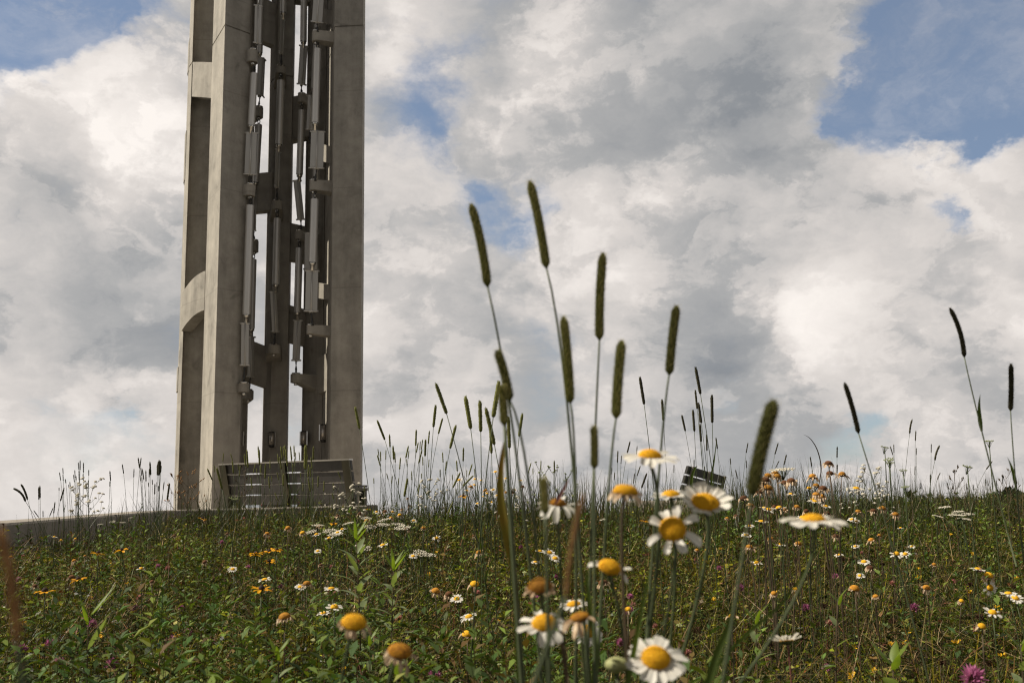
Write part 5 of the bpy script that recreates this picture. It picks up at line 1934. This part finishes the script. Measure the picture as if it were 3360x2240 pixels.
put('yarrow', [(1796, 1076)], 2.8, 0, 1.0, (2, 6))
put('yarrow', [(2169, 1163), (2154, 1184), (2201, 1173), (2190, 1180), (2222, 1179), (2216, 1190), (2206, 1182)], 4.6, .05, .85, (2, 8))
put('yarrow', [(1270, 1200), (1247, 1190), (1385, 1192), (300, 1188), (258, 1197), (282, 1199), (230, 1203)], size=.7, hgt=.26)
put('umbel', [(2032, 1029), (2042, 1058), (2075, 1082), (2044, 1065), (2080, 1120)], 3.6, .05, .8, (0, 20))
put('umbel', [(2272, 1015), (2222, 1074)], 2.9, .03, .6, (-10, 20))
put('umbel', [(537, 1147)], 4.6, 0, 1.1, (0, 15))
# more of the same, small, strewn through the near green
rs_ = random.Random(21)
for kind, n, y0, y1, sz in (('clover_spent', 60, 1215, 1560, .95), ('trefoil', 32, 1200, 1560, .75), ('spent', 14, 1205, 1440, .7), ('clover_pale', 10, 1220, 1540, .8), ('clover', 10, 1300, 1550, .9), ('daisy', 9, 1210, 1330, .75)):
    for i in range(n):
        px, py = rs_.uniform(10, 2340), rs_.uniform(y0, y1)
        if kind == 'trefoil' and rs_.random() < .4:
            px = rs_.uniform(1500, 2340)
        put(kind, [(px, py)], None, 0, sz, (0, 35))
place_all()


# ---- leafy plants
def lance_leaf(mb, p0, out, up, L, w, droop, fold=.25, seg=7):
    s = out.cross(up).normalized()
    vs, fs = [], []
    for i in range(seg + 1):
        t = i / seg
        c = p0 + out * (L * (t - .1 * droop * t * t)) + up * (L * (.30 * t - droop * t * t))
        hw = w * .5 * (math.sin(PI * min(1, t ** .75)) ** .8 if 0 < t < 1 else .06)
        vs += [c + s * hw + up * (hw * fold), c, c - s * hw + up * (hw * fold)]
    for i in range(seg):
        for j in (0, 1):
            fs.append((3 * i + j, 3 * i + j + 1, 3 * i + j + 4, 3 * i + j + 3))
    mb.add(vs, fs, 0, True)


def leafy_plant(px, ptop, pbase, Y, label, n=22, L=.062, w=.013, lean=0.0, young=7, name='leafy_plant', cat='plant', droop=(.1, .6), group=None):
    top = W(px, ptop, Y)
    b = W(pbase[0], pbase[1], Y)
    pb = Vector((b.x, Y, gz(b.x, Y) - .01))
    root = thing(name, pb, label, cat, group)
    st = bez(pb, Vector((b.x, Y, (pb.z + top.z) / 2)), top, 12)
    mb = MB()
    mb.tube(st, [.0024 - .0014 * i / 12 for i in range(13)], 7)
    mb.build('stem', M['stem_dry'], root, pb)
    H = top.z - pb.z
    for i in range(n):
        t = .22 + .74 * (i / n) ** .9
        f = t * 12
        j = min(int(f), 11)
        p0 = lerp(st[j], st[j + 1], f - j)
        az = i * 2.4 + random.uniform(-.3, .3)
        e = .10 + .75 * max(0, t - .62) / .38
        out = Vector((math.cos(az), math.sin(az), e)).normalized()
        s = out.cross(ZU).normalized()
        up = s.cross(out).normalized()
        ll = L * (.75 + .4 * math.sin(PI * t)) * random.uniform(.85, 1.1)
        mb = MB()
        lance_leaf(mb, p0, out, up, ll, w * random.uniform(.85, 1.1), random.uniform(*droop) * (1 - .7 * max(0, t - .6)))
        mb.build('leaf', M['leaf_big'], root, pb)
    for i in range(young):
        az = i * 2.4
        out = Vector((math.cos(az) * .35, math.sin(az) * .35, 1)).normalized()
        s = out.cross(Vector((math.cos(az), math.sin(az), 0.01))).normalized()
        up = s.cross(out).normalized()
        mb = MB()
        lance_leaf(mb, top - ZU * .006 * (i % 3), out, up, L * random.uniform(.55, .85), w * .6, -.2 + .1 * random.random())
        mb.build('leaf', M['leaf_young'], root, pb)
    return root


leafy_plant(818, 1232, (832, 1470), 2.35, 'tall leafy plant with bright young top leaves in front of the yarrow', 34, .074, .0145)
leafy_plant(904, 1300, (898, 1450), 2.45, 'second shorter leafy plant close behind the tall one', 26, .066, .0145)
leafy_plant(203, 1420, (206, 1500), 1.95, 'small rosette of long bright leaves among the pink clovers', 6, .085, .013, 0, 5, droop=(0, .35))
leafy_plant(640, 1500, (642, 1560), 1.7, 'small leafy shoot near the lower edge below the bench', 9, .045, .014, 0, 4)
leafy_plant(912, 1540, (905, 1640), 1.55, 'leafy shoot under the rust-brown blurred daisy head', 9, .060, .014, 0, 6)
leafy_plant(2050, 1520, (2055, 1620), 1.6, 'broad-leaved shoot near the lower edge below the field edge timothy', 8, .058, .024, 0, 4)
leafy_plant(850, 1470, (850, 1520), 2.1, 'low leafy shoot between the two blurred spent heads', 8, .042, .012, 0, 5)
leafy_plant(1925, 1375, (1905, 1470), 2.0, 'thin leafy shoot beside the pink clover past the edge-on daisy', 7, .040, .012, 0, 3)
leafy_plant(1735, 1420, (1735, 1480), 2.0, 'spreading leafy shoot left of the daisy seen from underneath', 7, .050, .014, 0, 3)
leafy_plant(2345, 1480, (2345, 1560), 1.75, 'leafy shoot at the picture edge above the yellow trefoil', 8, .05, .015, 0, 3)


# ---- branching sprays of little flowers and dry panicles
def spray(px, ptop, pbase, Y, label, n, spread, mat_f, fr, name, cat, stem='stem', group=None, wr=.0011, bare=False):
    top = W(px, ptop, Y)
    b = W(pbase[0], pbase[1], Y)
    pb = Vector((b.x, Y, gz(b.x, Y) - .01))
    root = thing(name, pb, label, cat, group)
    st = bez(pb, Vector((b.x, Y, (pb.z + top.z) / 2)), top, 10)
    mb = MB()
    mb.tube(st, [wr * 1.3 - wr * .7 * i / 10 for i in range(11)], 5)
    heads = []
    H = top.z - pb.z
    for i in range(n):
        t = .55 + .45 * (i + .5) / n
        f = t * 10
        j = min(int(f), 9)
        p0 = lerp(st[j], st[j + 1], f - j)
        az = i * 2.4 + random.uniform(-.4, .4)
        l = spread * (1.25 - t) * random.uniform(.7, 1.2) + .012
        d_ = Vector((math.cos(az), math.sin(az), random.uniform(.7, 1.5))).normalized()
        p1 = p0 + d_ * l
        mb.tube(bez(p0, p0 + d_ * l * .5 - ZU * l * .12, p1, 4), wr * .5, 4, 0, False)
        heads.append((p1, d_))
        for k in range(random.randint(1, 3)):
            d2 = (d_ + Vector((random.uniform(-1, 1), random.uniform(-1, 1), random.uniform(0, .8))) * .7).normalized()
            q0 = p0 + d_ * l * random.uniform(.45, .85)
            q1 = q0 + d2 * l * random.uniform(.25, .5)
            mb.tube([q0, q1], wr * .4, 4, 0, False)
            heads.append((q1, d2))
    mb.build('stem', M[stem], root, pb)
    if not bare:
        for q, d_ in heads:
            hb_ = MB()
            disc_mesh(hb_, q, (d_ + ZU).normalized(), fr * random.uniform(.8, 1.2), fr * .55, 3, 8)
            hb_.build('flower_head', M[mat_f], root, pb)
    else:
        for q, d_ in heads:
            hb_ = MB()
            hb_.tube([q - d_ * fr * 2, q, q + d_ * fr * 3], [fr * .3, fr, fr * .1], 4)
            hb_.build('spikelet', M[mat_f], root, pb)
    return root


GF = 'sprays of tiny white flowers'
spray(203, 1105, (206, 1230), 6.0, 'spray of tiny white flowers in the clump above the low wall', 10, .20, 'yarrow', .011, 'white_fleabane', 'wildflower', 'stem', GF, .0022)
spray(178, 1118, (186, 1230), 6.1, 'lower spray of tiny white flowers beside the wall clump', 6, .16, 'yarrow', .011, 'white_fleabane', 'wildflower', 'stem', GF, .0022)
spray(812, 1122, (805, 1200), 5.6, 'spray of tiny white flowers at the bench end', 9, .16, 'yarrow', .010, 'white_fleabane', 'wildflower', 'stem', GF, .002)
spray(778, 1120, (780, 1200), 5.7, 'sparser spray of white flowers before the bench end plate', 5, .12, 'yarrow', .010, 'white_fleabane', 'wildflower', 'stem', GF, .002)
spray(985, 1110, (985, 1190), 5.6, 'bushy spray of tiny white flowers in the thicket past the tower', 11, .18, 'yarrow', .009, 'white_fleabane', 'wildflower', 'stem', GF, .002)
spray(2000, 1085, (2010, 1180), 4.0, 'spray of tiny white flowers beside the green umbels', 10, .18, 'yarrow', .008, 'white_fleabane', 'wildflower', 'stem', GF, .0016)
spray(1985, 1098, (1990, 1180), 4.1, 'lower spray of tiny white flowers past the withered cluster', 8, .16, 'yarrow', .007, 'white_fleabane', 'wildflower', 'stem', GF, .0016)
spray(1180, 1140, (1175, 1200), 5.4, 'spray of tiny white flowers under the far daisy patch', 7, .14, 'yarrow', .008, 'white_fleabane', 'wildflower', 'stem', GF, .002)
GB = 'thin branching weeds on the skyline'
spray(1272, 1085, (1270, 1180), 4.6, 'thin branching weed with tiny buds on the skyline', 13, .20, 'umbel_green', .005, 'branching_weed', 'weed', 'stem', GB, .0018)
spray(1243, 1078, (1240, 1180), 4.8, 'thin branching weed left of the other two weeds', 10, .16, 'umbel_green', .005, 'branching_weed', 'weed', 'stem', GB, .0018)
spray(1300, 1095, (1300, 1180), 4.7, 'thin branching weed nearest the reddish stalk', 9, .18, 'umbel_green', .005, 'branching_weed', 'weed', 'stem', GB, .0018)
GP = 'dry feathery grasses'
spray(432, 1098, (430, 1200), 6.4, 'dry tan feathery grass against the tower foot', 12, .22, 'seed_tan', .004, 'feathery_grass', 'grass', 'stem_dry', GP, .002, True)
spray(402, 1090, (404, 1200), 6.6, 'dry feathery grass at the tower corner', 9, .16, 'seed_tan', .004, 'feathery_grass', 'grass', 'stem_dry', GP, .002, True)
spray(2310, 1092, (2318, 1190), 4.5, 'small feathery dry grass near the far woods', 9, .14, 'stem_dry', .003, 'feathery_grass', 'grass', 'stem_dry', GP, .0016, True)
spray(2192, 1078, (2195, 1180), 5.0, 'slim feathery grass above the yarrow patch', 9, .10, 'stem_dry', .003, 'feathery_grass', 'grass', 'stem_dry', GP, .0016, True)
spray(560, 1080, (566, 1190), 6.3, 'faint feathery grass before the bench slats', 8, .14, 'stem_dry', .003, 'feathery_grass', 'grass', 'stem_dry', GP, .0018, True)
